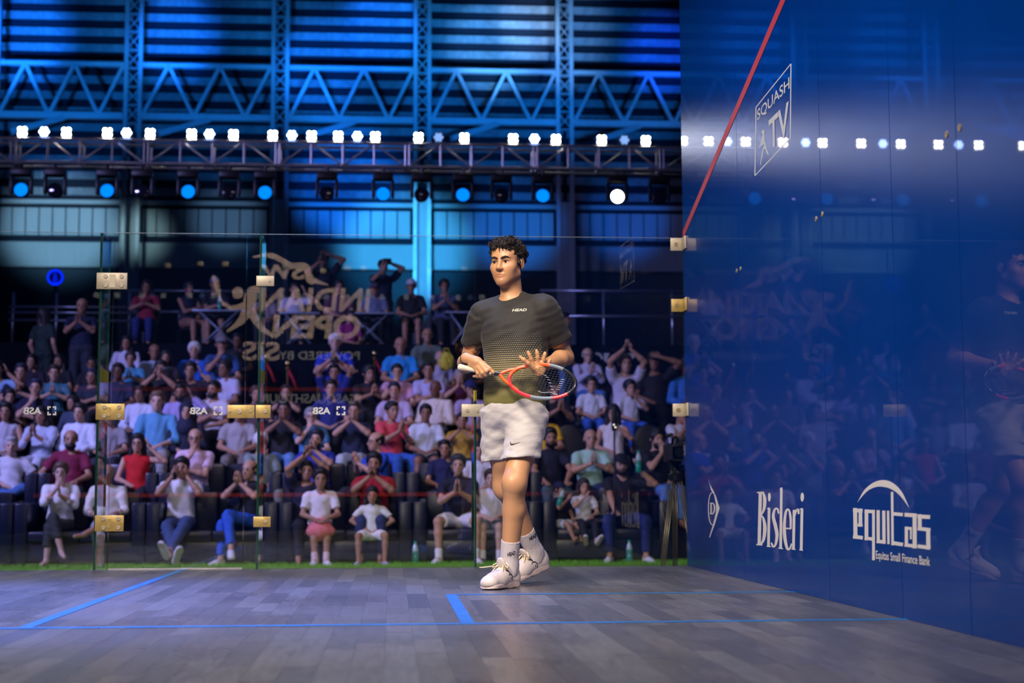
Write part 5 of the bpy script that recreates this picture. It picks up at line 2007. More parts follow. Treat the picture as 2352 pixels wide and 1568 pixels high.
def body_mesh(pose, kid, slim):
    J = make_joints(pose, kid)
    T, rot, hs = J['T'], J['rot'], J['hs']
    b = SDF()
    hd_ = lambda x, y, z: J['hc'] + V3(x, y, z) * hs
    I3 = np.eye(3)
    b.ell(hd_(0, .014, .036), V3(.0755, .097, .080) * hs, I3, k=.02)
    b.ell(hd_(0, -.034, -.026), V3(.059, .060, .080) * hs, I3, k=.03)
    b.ell(hd_(0, -.060, -.088), V3(.030, .030, .028) * hs, I3, k=.03)
    for q in (-1, 1):
        b.ell(hd_(q * .031, -.104, .001), V3(.020, .018, .011) * hs, I3, k=.014, op='sub')
        b.ell(hd_(q * .0775, .012, -.004), V3(.010, .018, .030) * hs, I3, k=.010)
    b.cap(hd_(0, -.088, .010), hd_(0, -.110, -.034), .0085 * hs, .0135 * hs, k=.014)
    b.ell(hd_(0, -.0895, -.068), V3(.024, .011, .012) * hs, I3, k=.010)
    b.cap(hd_(0, .026, -.05), J['nb'] - V3(0, 0, .02), .050, .054, k=.03)
    sw = .90 if slim else 1.0
    b.ell(T(0, .03, .86), V3(.155 * sw, .108, .17), rot, k=.05)
    b.ell(T(0, .02, .68), V3(.140 * sw, .105, .15), rot, k=.05)
    b.ell(J['hip'] + V3(0, .01, .0), (.155, .115, .105), None, k=.05)
    b.cap(T(-.11 * sw, .03, .955), T(.11 * sw, .03, .955), .052, k=.05)
    for s in (-1, 1):
        S_, E_, W_ = J['sh'][s], J['el'][s], J['wr'][s]
        b.cap(S_, E_, .050 * sw, .038 * sw, k=.03)
        b.cap(E_, E_ + (W_ - E_) * .3, .038, .040 * sw, k=.02)
        b.cap(E_ + (W_ - E_) * .3, W_, .040 * sw, .026, k=.02)
        d_, n_ = J['hd'][s]
        n_ = nrm(n_ - d_ * (n_ @ d_))
        sd = np.cross(d_, n_)
        b.ell(W_ + d_ * .052, (.040, .018, .056), np.stack([sd, n_, d_], 1), k=.012)
        Hp, K_, A_, f_ = J['hp'][s], J['kn'][s], J['an'][s], J['ft'][s]
        b.cap(Hp, K_, .082, .056, k=.03)
        b.cap(K_, K_ + (A_ - K_) * .33, .052, .052, k=.02)
        b.cap(K_ + (A_ - K_) * .33, A_, .052, .034, k=.02)
        b.cap(A_ - V3(0, 0, .02), A_ + f_ * .13 - V3(0, 0, .045), .034, .028, k=.02)
    me = b.mesh('body', VOX)
    mb = MB()
    for s in (-1, 1):
        d_, n_ = J['hd'][s]
        n_ = nrm(n_ - d_ * (n_ @ d_))
        sd = np.cross(d_, n_) * s
        if sd @ V3(0, 0, 1) < 0 and abs(sd[2]) > .3:
            sd = -sd
        W_ = J['wr'][s]
        for i, L in enumerate((.066, .076, .070, .054)):
            o_ = W_ + d_ * .088 + sd * (.027 - .018 * i)
            mb.tube([o_ - d_ * .02, o_ + d_ * L * .5 + n_ * .003, o_ + d_ * L + n_ * .012], [.0095, .0088, .006], 6)
        o_ = W_ + d_ * .035 + sd * .030
        mb.tube([o_, o_ + d_ * .03 + sd * .022 + n_ * .006, o_ + d_ * .062 + sd * .028 + n_ * .012], [.012, .0105, .007], 6)
    add_tubes(me, mb)
    a = me.color_attributes.new('tint', 'FLOAT_COLOR', 'POINT')
    a.data.foreach_set('color', np.ones(len(me.vertices) * 4, np.float32))
    return me


def shirt_mesh(pose, kid, slim, sleeve):
    J = make_joints(pose, kid)
    T, rot = J['T'], J['rot']
    s_ = SDF()
    sw = .90 if slim else 1.0
    s_.ell(T(0, .03, .855), V3(.176 * sw, .128, .17), rot, k=.05)
    s_.ell(T(0, .015, .69), V3(.168 * sw, .130, .17), rot, k=.05)
    s_.ell(J['hip'] + V3(0, .01, .06), (.172, .130, .10), None, k=.05)
    s_.cap(T(-.11 * sw, .03, .960), T(.11 * sw, .03, .960), .063, k=.05)
    s_.cap(T(0, .03, .97), J['nb'] + V3(0, -.004, .002), .072, .060, k=.03)
    for s in (-1, 1):
        S_, E_, W_ = J['sh'][s], J['el'][s], J['wr'][s]
        if sleeve == 'none':
            s_.cap(T(s * .11, .03, .955), S_ + (T(0, .03, .93) - S_) * .15, .055, .055, k=.03)
            continue
        s_.cap(S_, S_ + (E_ - S_) * .35, .064 * sw, .062 * sw, k=.04)
        if sleeve == 'short':
            s_.cone(S_ + (E_ - S_) * .1, S_ + (E_ - S_) * .68, .063 * sw, .066 * sw, k=.03)
        else:
            s_.cap(S_, E_, .062 * sw, .054 * sw, k=.03)
            s_.cone(E_, E_ + (W_ - E_) * (.5 if sleeve == 'roll' else .92), .053 * sw, .045 * sw, k=.03)
    w_ = sine_noise(hash((pose, sleeve)) % 97 if False else len(pose) * 7 + len(sleeve), 34, .0055, (1, 1, .8), 6)
    return s_.mesh('shirt', VOX, lambda X, Y, Z: w_(X, Y, Z))


def legs_mesh(pose, kid, kind):
    J = make_joints(pose, kid)
    s_ = SDF()
    s_.ell(J['hip'] + V3(0, .01, .0), (.176, .134, .115), None, k=.05)
    if kind == 'skirt':
        kc = (J['kn'][-1] + J['kn'][1]) / 2
        s_.cap(J['hip'] + V3(0, 0, .02), kc + V3(0, .07, -.02), .14, .155, k=.04)
        s_.ell(kc + V3(0, .03, -.03), (.20, .12, .10), None, k=.05)
    else:
        for s in (-1, 1):
            Hp, K_, A_ = J['hp'][s], J['kn'][s], J['an'][s]
            if kind == 'shorts':
                s_.cone(Hp, Hp + (K_ - Hp) * .78, .098, .086, k=.03)
            else:
                s_.cap(Hp, K_, .096, .073, k=.03)
                e_ = .62 if kind == 'crop' else .90
                s_.cap(K_, K_ + (A_ - K_) * .2, .072, .070, k=.02)
                s_.cone(K_, K_ + (A_ - K_) * e_, .071, .058 if kind != 'crop' else .066, k=.02)
    w_ = sine_noise(len(pose) * 5 + 3, 40, .0045, (1, 1, 1), 6)
    return s_.mesh('trousers', VOX, lambda X, Y, Z: w_(X, Y, Z))


CACHE = {}


def cached(key, fn):
    if key not in CACHE:
        CACHE[key] = fn()
    return CACHE[key]


def hair_mesh(kind):
    h = SDF()
    v = .0065
    if kind in ('short', 'thick', 'long', 'ponytail', 'bob'):
        g = .012 if kind != 'short' else .006
        h.ell((0, .020, .042), (.080 + g, .100 + g, .084 + g), k=.01)
        h.ell((0, -.045, .088 + g * .6), (.058, .042, .024), k=.03)
        h.ell((0, -.092, -.016), (.072, .060, .078), k=.012, op='sub')
        if kind in ('short', 'thick', 'ponytail'):
            h.ell((0, -.060, -.100), (.12, .104, .098), k=.01, op='sub')
            h.ell((0, .03, -.115), (.12, .15, .062), k=.02, op='sub')
        if kind in ('long', 'bob'):
            n = -.26 if kind == 'long' else -.10
            for q in (-1, 1):
                h.cap((q * .070, .020, .0), (q * .088, .010, n), .036, .030, k=.04)
                h.cap((q * .045, .060, .0), (q * .050, .070, n - .02), .045, .036, k=.04)
        if kind == 'ponytail':
            h.ell((0, .125, .055), (.03, .035, .035), k=.02)
            h.cap((0, .135, .04), (0, .150, -.14), .028, .012, k=.02)
    elif kind == 'balding':
        h.ell((0, .022, .030), (.083, .103, .084), k=.01)
        h.ell((0, -.05, .10), (.10, .135, .085), k=.01, op='sub')
        h.ell((0, -.092, -.016), (.085, .075, .09), k=.012, op='sub')
        h.ell((0, -.060, -.100), (.12, .104, .098), k=.01, op='sub')
        h.ell((0, .03, -.115), (.12, .15, .062), k=.02, op='sub')
    elif kind == 'cap':
        h.ell((0, .016, .050), (.088, .106, .086), k=.01)
        h.cut((0, 0, .036), (0, .1, -1))
        h.ell((0, -.118, .036), (.066, .062, .008), np.array(Matrix.Rotation(.12, 3, 'X')), k=.01)
    elif kind == 'hijab':
        h.ell((0, .018, .030), (.094, .112, .104), k=.02)
        h.cap((0, .01, -.08), (0, .0, -.20), .085, .13, k=.05)
        h.ell((0, -.100, -.022), (.056, .070, .080), k=.010, op='sub')
    elif kind == 'beard':
        h.ell((0, -.040, -.072), (.062, .064, .052), k=.02)
        h.ell((0, -.115, -.040), (.045, .05, .030), k=.01, op='sub')
        h.cut((0, 0, -.040), (0, .35, 1))
        h.ell((0, -.101, -.052), (.026, .010, .006), k=.005)
        v = .005
    n1_ = sine_noise(len(kind), 170, .0022)
    d_ = None if kind in ('cap', 'hijab') else (lambda X, Y, Z: n1_(X, Y, Z))
    return h.mesh(kind if kind in ('cap', 'beard') else 'hair', v, d_)


def face_mesh(which):
    f = SDF()
    if which == 'eye':
        f.ell((0, 0, 0), (.0125, .006, .0055), k=.004)
    elif which == 'brow':
        f.cap((-.014, 0, -.001), (.016, .004, .001), .0042, .0032, k=.004)
    else:
        f.cap((-.019, .003, .001), (.019, .003, .001), .0038, k=.003)
    return f.mesh(which, .0022)


def cloth(rgb, rough=0.8):
    c = srgb(*rgb)
    return mat('cloth_%d_%d_%d' % rgb, c, rough, 0, 0.14, 26, 0.25)


def haircol(rgb):
    return mat('hair_%d_%d_%d' % rgb, srgb(*rgb), 0.5, 0, 0.35, 60, 0.3)


SKIN = [skin_mat('skin_%d' % i, c, 0.5) for i, c in enumerate(((0.56, 0.32, 0.21), (0.43, 0.225, 0.135), (0.30, 0.145, 0.082), (0.62, 0.39, 0.29), (0.18, 0.084, 0.048)))]
eye_m = mat('eye_dark', (0.012, 0.007, 0.005), 0.12)
mouth_m = mat('lip_brown', (0.20, 0.06, 0.05), 0.6)
BLK, GREY, WHT, BRN = (18, 15, 15), (150, 148, 150), (215, 213, 214), (48, 32, 24)
sandal_m = mat('dark_sandal', (0.02, 0.017, 0.02), 0.6)


SEATED = []


def spectator(px, py, row, pose, shirt, label, sleeve='short', trousers=(25, 28, 45), leg='long', hair='short', hc=BLK, skin=1, yaw=0, kid=False, slim=False, beard=None,
              glasses=False, shoes=None, base=None, ydep=None, sc=None, socks=None, top_hair=0.0, height=None):
    Y = ydep if ydep is not None else ROWY[row]
    F_ = ROWF[row] if base is None else base
    J = make_joints(pose, kid)
    p = at_y(px, py, Y - .03)
    nominal = float(J['hc'][2]) + .120 * J['hs'] + (.008 if hair != 'bald' else 0)
    k_ = sc if sc else (p[2] - F_) / nominal
    if sc:
        F_ = p[2] - nominal * sc
    r = tag(empty('person', (p[0], Y, F_), math.radians(yaw)), label, 'person', 'spectators in the stand')
    r.scale = (k_, k_, k_)
    if not J['st']:
        SEATED.append((r, row))
    mesh_obj('body', cached(('b', pose, kid, slim), lambda: body_mesh(pose, kid, slim)), SKIN[skin], r)
    so = mesh_obj('shirt', cached(('s', pose, kid, slim, sleeve), lambda: shirt_mesh(pose, kid, slim, sleeve)), cloth(shirt), r)
    mesh_obj('skirt' if leg == 'skirt' else ('shorts' if leg == 'shorts' else 'trousers'), cached(('l', pose, kid, leg), lambda: legs_mesh(pose, kid, leg)), cloth(trousers), r)
    hs = J['hs']
    MHd = Matrix.Translation(Vector(J['hc'])) @ Matrix.Scale(hs, 4)
    if hair != 'bald':
        nm_ = {'cap': 'cap', 'hijab': 'head_scarf'}.get(hair, 'hair')
        ho = mesh_obj(nm_, cached(('h', hair), lambda: hair_mesh(hair)), cloth(hc) if hair in ('cap', 'hijab') else haircol(hc), r, MHd)
        if hair == 'cap':
            mesh_obj('hair', cached(('h', 'balding'), lambda: hair_mesh('balding')), haircol(BLK), r, MHd)
    if beard:
        mesh_obj('beard', cached(('h', 'beard'), lambda: hair_mesh('beard')), haircol(beard), r, MHd)
    for q in (-1, 1):
        mesh_obj('eye', cached('eye', lambda: face_mesh('eye')), eye_m, r, MHd @ Matrix.Translation((q * .031, -.090, .000)))
        mesh_obj('eyebrow', cached('brow', lambda: face_mesh('brow')), haircol(hc if hair not in ('cap', 'hijab', 'bald') and hc != WHT else BLK), r, MHd @ Matrix.Translation((q * .031, -.0935, .020)) @ Matrix.Scale(q, 4, (1, 0, 0)))
    mesh_obj('mouth', cached('mouth', lambda: face_mesh('mouth')), mouth_m, r, MHd @ Matrix.Translation((0, -.1005, -.068)))
    if glasses:
        def gm():
            g = MB()
            for q in (-1, 1):
                g.tube([(q * .033 + .022 * math.cos(a_), -.104, -.002 + .017 * math.sin(a_)) for a_ in np.linspace(0, 2 * PI, 15)], .0022, 5, False)
                g.tube([(q * .055, -.103, .004), (q * .080, -.06, .006), (q * .082, .02, .006)], .0022, 5)
            g.tube([(-.011, -.106, .0), (.011, -.106, .0)], .0022, 5)
            return g.mesh('glasses', True)
        mesh_obj('glasses', cached('glasses', gm), black_metal, r, MHd)
    if shoes:
        for s in (-1, 1):
            f_, a_ = J['ft'][s], J['an'][s]
            y_ = -f_
            x_ = nrm(np.cross(y_, ZZ) if abs(y_[2]) < .9 else np.cross(y_, V3(0, -1, 0)))
            z_ = nrm(np.cross(x_, y_))
            R_ = np.stack([x_, y_, z_], 1)
            o_ = a_ - R_ @ V3(0, .070, .090)
            if POSES[pose][3] in ('n', 'w', 'st', 'k') or a_[2] < .1:
                o_[2] = max(o_[2], 0.0) if False else o_[2]
            if shoes == 'sandal':
                so2 = mesh_obj('sandal', SHOE[1], sandal_m, r, frame_mat(x_, y_, z_, o_) @ Matrix.Scale(.88, 4))
                def strap():
                    m2 = MB()
                    for yy in (-.05, -.085):
                        m2.tube([(-.047, yy, .012), (-.03, yy, .055), (0, yy, .066), (.03, yy, .055), (.047, yy, .012)], .006, 6)
                    return m2.mesh('strap', True)
                mesh_obj('strap', cached('strap', strap), sandal_m, so2)
            else:
                sh = mesh_obj('shoe', SHOE[0], cloth(shoes), r, frame_mat(x_, y_, z_, o_) @ Matrix.Scale(.92, 4))
                mesh_obj('sole', SHOE[1], sole_m, sh)
            if socks:
                s2 = cached(('sock',), lambda: SDF().cone((0, 0, -.03), (0, 0, .10), .044, .046, k=.01).mesh('sock', .008))
                K_ = J['kn'][s]
                q_ = Vector(K_ - a_).to_track_quat('Z', 'Y').to_matrix().to_4x4()
                mesh_obj('sock', s2, cloth(socks), r, Matrix.Translation(Vector(a_)) @ q_)
    return r


# ---------------------------------------------------------------- front sofas
P = spectator
JEAN, NAVY, CHAR, WHITE = (60, 95, 150), (24, 30, 62), (34, 34, 40), (226, 224, 224)
P(140, 1060, 1, 'woman_cross', (232, 230, 226), 'woman in white blouse with crossed legs and sandals on front sofa', 'roll', (52, 54, 52), 'crop', 'ponytail', (96, 72, 58), 3, 4, slim=True, shoes='sandal')
P(247, 1064, 1, 'sit_cross', (226, 222, 206), 'older person in cream top, bare foot on knee, behind the door hinge', 'roll', (150, 168, 178), 'crop', 'balding', GREY, 1, 0)
P(417, 1048, 1, 'temples_stretch', WHITE, 'man in white tee holding both temples on front sofa, legs stretched out', 'short', (58, 78, 120), 'long', 'thick', BLK, 1, 0, shoes=(225, 222, 225))
P(578, 1054, 1, 'clap_cross', (16, 16, 20), 'man in black tee and bright blue jeans clapping on front sofa', 'short', (40, 92, 200), 'long', 'balding', BRN, 0, -28, shoes=(220, 218, 220))
P(704, 1056, 1, 'over', (22, 26, 48), 'man in navy clapping above his bowed head behind the girl in pink skirt', 'short', (20, 24, 38), 'long', 'short', BLK, 1, 6)
P(736, 1073, 1, 'kid_lap', (228, 226, 230), 'girl in white tee and pink skirt on front sofa', 'short', (232, 128, 130), 'skirt', 'ponytail', BLK, 1, 4, kid=True, slim=True, shoes=(232, 226, 228), socks=(228, 200, 205), ydep=12.78, base=GROUND)
P(860, 1037, 1, 'claphigh', (176, 22, 34), 'bearded man in red shirt clapping on front sofa', 'short', (40, 52, 92), 'long', 'thick', BLK, 1, -4, beard=BLK)
P(855, 1116, 1, 'kid_akimbo', (226, 228, 218), 'girl in striped crop top and white shorts, hands on hips, on front sofa', 'short', (236, 234, 226), 'shorts', 'bob', BLK, 1, 0, kid=True, slim=True, shoes=(190, 180, 205), ydep=12.72, base=GROUND)
P(1053, 1042, 1, 'wide_clap', (20, 26, 50), 'teenage boy in navy tee and white shorts clapping on front sofa', 'short', (232, 232, 230), 'shorts', 'thick', BLK, 0, -4, shoes=(232, 232, 230), socks=(232, 232, 232))
P(1128, 1076, 1, 'wide_lap', (224, 226, 234), 'boy in white tee and grey shorts beside the teenager in navy', 'short', (96, 108, 112), 'shorts', 'thick', BRN, 3, -4, shoes=(60, 70, 100), socks=(230, 230, 230))
P(1287, 1106, 1, 'kid_floor', (24, 26, 34), 'small child in shiny navy cap with a bottle on front sofa', 'short', (200, 206, 214), 'shorts', 'cap', (16, 20, 60), 1, 38, kid=True, ydep=12.95, sc=.60)
P(1341, 1098, 1, 'kid_floor', (222, 222, 226), 'little girl in white striped top seated by the man in black cap', 'short', (26, 26, 32), 'long', 'bob', BRN, 0, 8, kid=True, slim=True, ydep=12.95, sc=.64, shoes=(228, 228, 228))
P(1428, 1041, 1, 'cap_man', (20, 20, 28), 'man in black tee, black cap and ripped jeans raising a bottle', 'short', (28, 44, 104), 'long', 'cap', (22, 22, 26), 0, 0, beard=BRN, shoes=(226, 228, 232))
# ---------------------------------------------------------------- second sofa row
P(24, 1000, 2, 'lean_cross', (214, 214, 220), 'grey-haired man in white tee lounging at the left edge, second row', 'short', (70, 110, 170), 'long', 'short', (176, 174, 178), 3, 14, shoes=(210, 210, 214))
P(162, 984, 2, 'rest', (126, 22, 62), 'burly man in maroon polo shirt with dark beard', 'short', CHAR, 'long', 'balding', BLK, 1, 10, beard=BLK)
P(316, 994, 2, 'raise_r', (206, 18, 22), 'woman in sleeveless red top and glasses with long dark hair', 'none', (24, 24, 34), 'long', 'long', BLK, 0, 0, slim=True, glasses=True)
P(449, 982, 2, 'chin', (226, 196, 214), 'heavy man in pale pink polo shirt and glasses, hand on chin', 'short', (64, 82, 120), 'long', 'balding', (70, 56, 50), 0, 0, glasses=True)
P(598, 992, 2, 'mouth', (132, 148, 146), 'white-haired man in grey-green shirt beside the door lock side', 'short', (120, 124, 112), 'long', 'thick', WHT, 1, 22)
P(728, 984, 2, 'claphigh', (28, 52, 170), 'man in royal blue tee clapping before his face, second row', 'short', CHAR, 'long', 'thick', (20, 24, 40), 0, -8, beard=BLK)
P(868, 990, 2, 'clap', (26, 76, 190), 'man in bright blue shirt and glasses seen in profile, clapping', 'short', CHAR, 'long', 'balding', BLK, 0, -58, glasses=True)
P(1022, 1008, 2, 'lap', (18, 26, 72), 'youngster in dark blue top leaning behind the teenager in navy', 'short', (26, 28, 40), 'long', 'short', BLK, 1, -6, slim=True)
P(1100, 1014, 2, 'lap', (214, 216, 226), 'boy in white tee half hidden by the slim glass fin', 'short', (26, 28, 40), 'long', 'short', BLK, 0, 0)
P(1262, 981, 2, 'knees', (18, 22, 44), 'man in dark navy shirt with moustache, second row near the player', 'short', (70, 90, 96), 'long', 'thick', BLK, 1, 6, beard=BLK)
P(1356, 985, 2, 'prayer', (168, 214, 196), 'bald man in mint green tee with clasped hands', 'short', (30, 44, 80), 'long', 'bald', BLK, 0, 2)
P(1507, 984, 2, 'mouth', (20, 20, 24), 'man in black tee and light jeans beside the video camera', 'short', (92, 136, 200), 'long', 'thick', BLK, 0, 18, beard=BLK)
# ---------------------------------------------------------------- third row
P(12, 922, 3, 'lap', (190, 186, 196), 'long-haired woman in pale top at the left edge, third row', 'none', CHAR, 'long', 'long', BLK, 1, 6, slim=True)
P(96, 932, 3, 'clap', (188, 196, 214), 'woman with long black hair in white and black top, clapping', 'roll', (200, 204, 214), 'long', 'long', BLK, 1, -8, slim=True)
P(184, 924, 3, 'lap', (216, 222, 236), 'young man in white open-collar shirt behind the man in maroon', 'long', CHAR, 'long', 'thick', BLK, 0, -12)
P(252, 936, 3, 'lap', (150, 146, 150), 'person in grey tee partly hidden behind the middle brass hinge', 'short', (40, 44, 56), 'long', 'short', BLK, 1, 0)
P(361, 896, 3, 'lap', (92, 158, 196), 'tall man in light blue open shirt in the third row', 'roll', (160, 160, 158), 'long', 'short', (112, 84, 62), 3, 2)
P(428, 921, 3, 'lap', (22, 26, 48), 'woman in dark navy head scarf in the third row', 'long', CHAR, 'long', 'hijab', (26, 30, 56), 0, 4, slim=True)
P(548, 924, 3, 'lap', (164, 160, 160), 'man in light grey shirt half hidden behind the long brass lock', 'short', (120, 112, 104), 'long', 'short', BLK, 1, 0)
P(652, 918, 3, 'claphigh', (22, 20, 24), 'person in black and orange tee clapping behind the glass fin', 'short', (96, 140, 190), 'long', 'short', BLK, 2, 0)
P(714, 934, 3, 'mouth', (72, 128, 176), 'man in blue and yellow banded tee and spectacles', 'short', CHAR, 'long', 'short', GREY, 3, 4, glasses=True)
P(814, 920, 3, 'claphigh', (24, 32, 60), 'man in navy tee clapping before his mouth, third row', 'short', (180, 190, 196), 'long', 'short', (60, 48, 44), 0, -6)
P(898, 920, 3, 'clap', (222, 76, 88), 'man in coral red shirt clapping, head turned aside', 'short', (44, 92, 176), 'long', 'short', BLK, 1, 26)
P(978, 926, 3, 'lap', (206, 216, 228), 'man in white polo shirt with dark shadowed face', 'short', (46, 50, 60), 'shorts', 'short', BLK, 2, 0)
P(1062, 946, 3, 'claphigh', (196, 154, 34), 'woman in mustard yellow tee clapping left of the player', 'short', NAVY, 'long', 'short', BLK, 1, -6, slim=True)
P(1248, 926, 3, 'lap', (226, 182, 30), 'person in yellow tee right behind the player', 'short', CHAR, 'long', 'short', BLK, 1, 8)
P(1408, 927, 3, 'sip', (226, 224, 228), 'woman with very long dark hair in white strapless top', 'none', (226, 224, 232), 'long', 'long', BLK, 0, -4, slim=True)
# ---------------------------------------------------------------- fourth row
P(20, 892, 4, 'prayer', (32, 44, 80), 'boy in dark blue looking aside, fourth row at far left', 'short', CHAR, 'long', 'thick', BLK, 0, 20)
P(84, 868, 4, 'chin', (22, 28, 62), 'man in navy tee resting chin on his hand', 'short', CHAR, 'long', 'short', (40, 44, 66), 0, 0)
P(168, 906, 4, 'lap', (60, 72, 96), 'person with wispy dark hair looking down behind the white shirt', 'long', CHAR, 'long', 'thick', BLK, 1, -30)
P(322, 884, 4, 'lap', (206, 212, 230), 'dark-haired man in white shirt behind the light blue shirt', 'long', CHAR, 'long', 'thick', BLK, 2, -14)
P(414, 880, 4, 'raise_r', (168, 156, 206), 'bearded man in lavender shirt in the fourth row', 'long', CHAR, 'long', 'short', BLK, 2, 0, beard=BLK)
P(492, 872, 4, 'fold', (206, 200, 206), 'bearded man in pale tee glancing left, fourth row', 'short', CHAR, 'long', 'short', BLK, 1, -24, beard=BLK)
P(588, 884, 4, 'lap', (86, 66, 66), 'person with dark reddish hair beside the glass fin, fourth row', 'short', CHAR, 'long', 'thick', (52, 26, 28), 1, 10)
P(760, 870, 4, 'lap', (30, 40, 110), 'laughing young man with spiky black hair', 'short', CHAR, 'long', 'thick', BLK, 0, 0)
P(906, 875, 4, 'lap', (196, 180, 210), 'dark-haired man in lilac tee in the fourth row', 'short', CHAR, 'long', 'short', (26, 30, 52), 0, -4)
P(1001, 872, 4, 'lap', (222, 212, 200), 'bald dark-skinned man in cream shirt looking left', 'roll', CHAR, 'long', 'bald', BLK, 4, -16)
P(1082, 872, 4, 'lap', (176, 158, 196), 'person in lilac tee and navy cap close behind the player', 'short', CHAR, 'long', 'cap', (20, 34, 92), 1, 4)
P(1272, 874, 4, 'clap', (22, 22, 30), 'man in black tee with joined hands right of the player', 'short', CHAR, 'long', 'short', BLK, 1, 12)
P(1358, 863, 4, 'lap', (214, 222, 240), 'boy in white tee with blue print, fourth row', 'short', (46, 92, 190), 'long', 'thick', BLK, 0, 0, kid=True, sc=.80)
P(1446, 871, 4, 'sip', (212, 216, 236), 'boy in white tee drinking from a bottle', 'short', (46, 92, 190), 'long', 'thick', BLK, 0, 10, kid=True, sc=.80)
P(1562, 930, 3, 'mouth', (218, 218, 230), 'person in white tee beside the lowest corner clamp', 'short', (40, 60, 120), 'long', 'short', BLK, 1, 20)
# ---------------------------------------------------------------- fifth row
P(-6, 826, 5, 'raise_r', (140, 180, 220), 'man in light blue shirt cut by the left edge, fifth row', 'short', CHAR, 'long', 'short', BLK, 1, 0)
P(48, 833, 5, 'prayer', (26, 30, 60), 'man in dark navy praying hands, fifth row at left', 'short', CHAR, 'long', 'short', (40, 40, 56), 0, 4)
P(124, 836, 5, 'prayer', (56, 116, 132), 'woman in teal tee with joined hands and glinting light', 'short', CHAR, 'long', 'short', BRN, 0, 8, slim=True)
P(211, 844, 5, 'fold', (26, 40, 58), 'man in dark teal shirt beside the left glass fin', 'short', CHAR, 'long', 'short', (40, 44, 70), 1, -8)
P(272, 832, 5, 'lap', (34, 40, 66), 'smiling dark-skinned man in navy right of the left fin', 'short', CHAR, 'long', 'short', BLK, 4, -6)
P(370, 826, 5, 'photo', (20, 20, 26), 'man in black tee taking a picture with both hands', 'short', CHAR, 'long', 'thick', BLK, 1, 0)
P(437, 829, 5, 'raise_r', (34, 16, 26), 'young man in black and maroon tee below the white-haired man', 'short', CHAR, 'long', 'thick', BLK, 1, 0)
P(517, 824, 5, 'lap', (190, 190, 216), 'man in white shirt with dark face looking left, fifth row', 'short', CHAR, 'long', 'thick', BLK, 2, -30)
P(657, 882, 5, 'claphigh', (58, 34, 44), 'clapping person low between the golden posts', 'short', CHAR, 'long', 'short', BRN, 0, 0, sc=.86)
P(768, 834, 5, 'over', (26, 40, 120), 'person in blue holding a camera above the head', 'short', CHAR, 'long', 'short', BLK, 1, 0)
P(846, 838, 5, 'prayer', (26, 24, 34), 'woman in black with amber headband, hands at her chin', 'short', CHAR, 'long', 'ponytail', BLK, 1, 20, slim=True)
P(912, 834, 5, 'mouth', (214, 166, 196), 'man in pale pink tee wiping his face, fifth row', 'short', CHAR, 'long', 'short', BLK, 0, 0)
P(984, 829, 5, 'fold', (186, 184, 226), 'man in pale violet shirt with black hair, fifth row', 'short', CHAR, 'long', 'short', BLK, 1, -4)
P(1056, 846, 5, 'claphigh', (84, 26, 62), 'person in plum tee clapping left of the racket grip', 'short', CHAR, 'long', 'short', GREY, 0, 0)
P(1349, 797, 6, 'clap', (196, 196, 226), 'elderly man in pale sweater and glasses clapping right of the player', 'long', (70, 120, 190), 'long', 'balding', GREY, 3, 8, glasses=True)
P(1436, 812, 5, 'over', (206, 206, 230), 'person in white tee with hands joined above the head', 'short', CHAR, 'long', 'thick', (60, 44, 40), 0, 6)
P(1503, 806, 5, 'brow', (14, 14, 20), 'large man in black with black cap near the corner', 'short', (14, 14, 20), 'long', 'cap', (14, 14, 20), 2, -10)
P(1576, 820, 5, 'lap', (44, 118, 206), 'person in sky blue shirt cut by the corner edge', 'long', CHAR, 'long', 'short', BLK, 1, 0)
# ---------------------------------------------------------------- sixth row
P(72, 812, 6, 'lap', (40, 26, 44), 'dark-haired woman behind the praying man, sixth row', 'short', CHAR, 'long', 'bob', BLK, 0, 0, slim=True, sc=.84)
P(136, 812, 6, 'lap', (22, 22, 34), 'woman with loose dark hair below the woman in green', 'short', CHAR, 'long', 'long', BLK, 1, -14, slim=True, sc=.84)
P(210, 818, 6, 'lap', (20, 22, 34), 'shadowed man between the standing man and the left fin', 'short', CHAR, 'long', 'short', BLK, 2, 0, sc=.84)
P(300, 806, 6, 'prayer', (70, 150, 186), 'woman with hair tied back and hands at her mouth', 'short', CHAR, 'long', 'ponytail', BRN, 1, 4, slim=True, sc=.86, ydep=17.52)
P(290, 770, 7, 'lap', (206, 204, 226), 'woman in white shirt with long dark hair, top of the stand', 'long', CHAR, 'long', 'long', BLK, 1, 0, slim=True, ydep=18.42)
P(354, 788, 6, 'lap', (150, 170, 196), 'man with dark receding hair looking down, sixth row', 'short', CHAR, 'long', 'balding', BLK, 2, 12)
P(380, 803, 6, 'lap', (40, 30, 40), 'woman with dark bob hair beside the receding man', 'short', CHAR, 'long', 'bob', BLK, 1, 10, slim=True, sc=.84, ydep=17.52)
P(446, 784, 6, 'lap', (32, 96, 196), 'white-haired man in bright blue polo shirt, left of centre', 'short', CHAR, 'long', 'thick', WHT, 0, 2)
P(509, 769, 6, 'mouth', (44, 82, 140), 'man in grey cap and blue shirt, hand by his face', 'short', CHAR, 'long', 'cap', (120, 116, 120), 1, 8)
P(545, 764, 7, 'lap', (24, 22, 30), 'dark-skinned man in black behind the man in grey cap', 'short', CHAR, 'long', 'short', BLK, 4, -4, ydep=18.42)
P(770, 764, 6, 'prayer', (28, 60, 190), 'white-haired man in royal blue polo in the centre of the stand', 'short', CHAR, 'long', 'short', WHT, 3, 0)
P(920, 773, 6, 'lap', (34, 146, 220), 'bald man in sky blue polo shirt with pink collar', 'short', CHAR, 'long', 'bald', BLK, 1, 0)
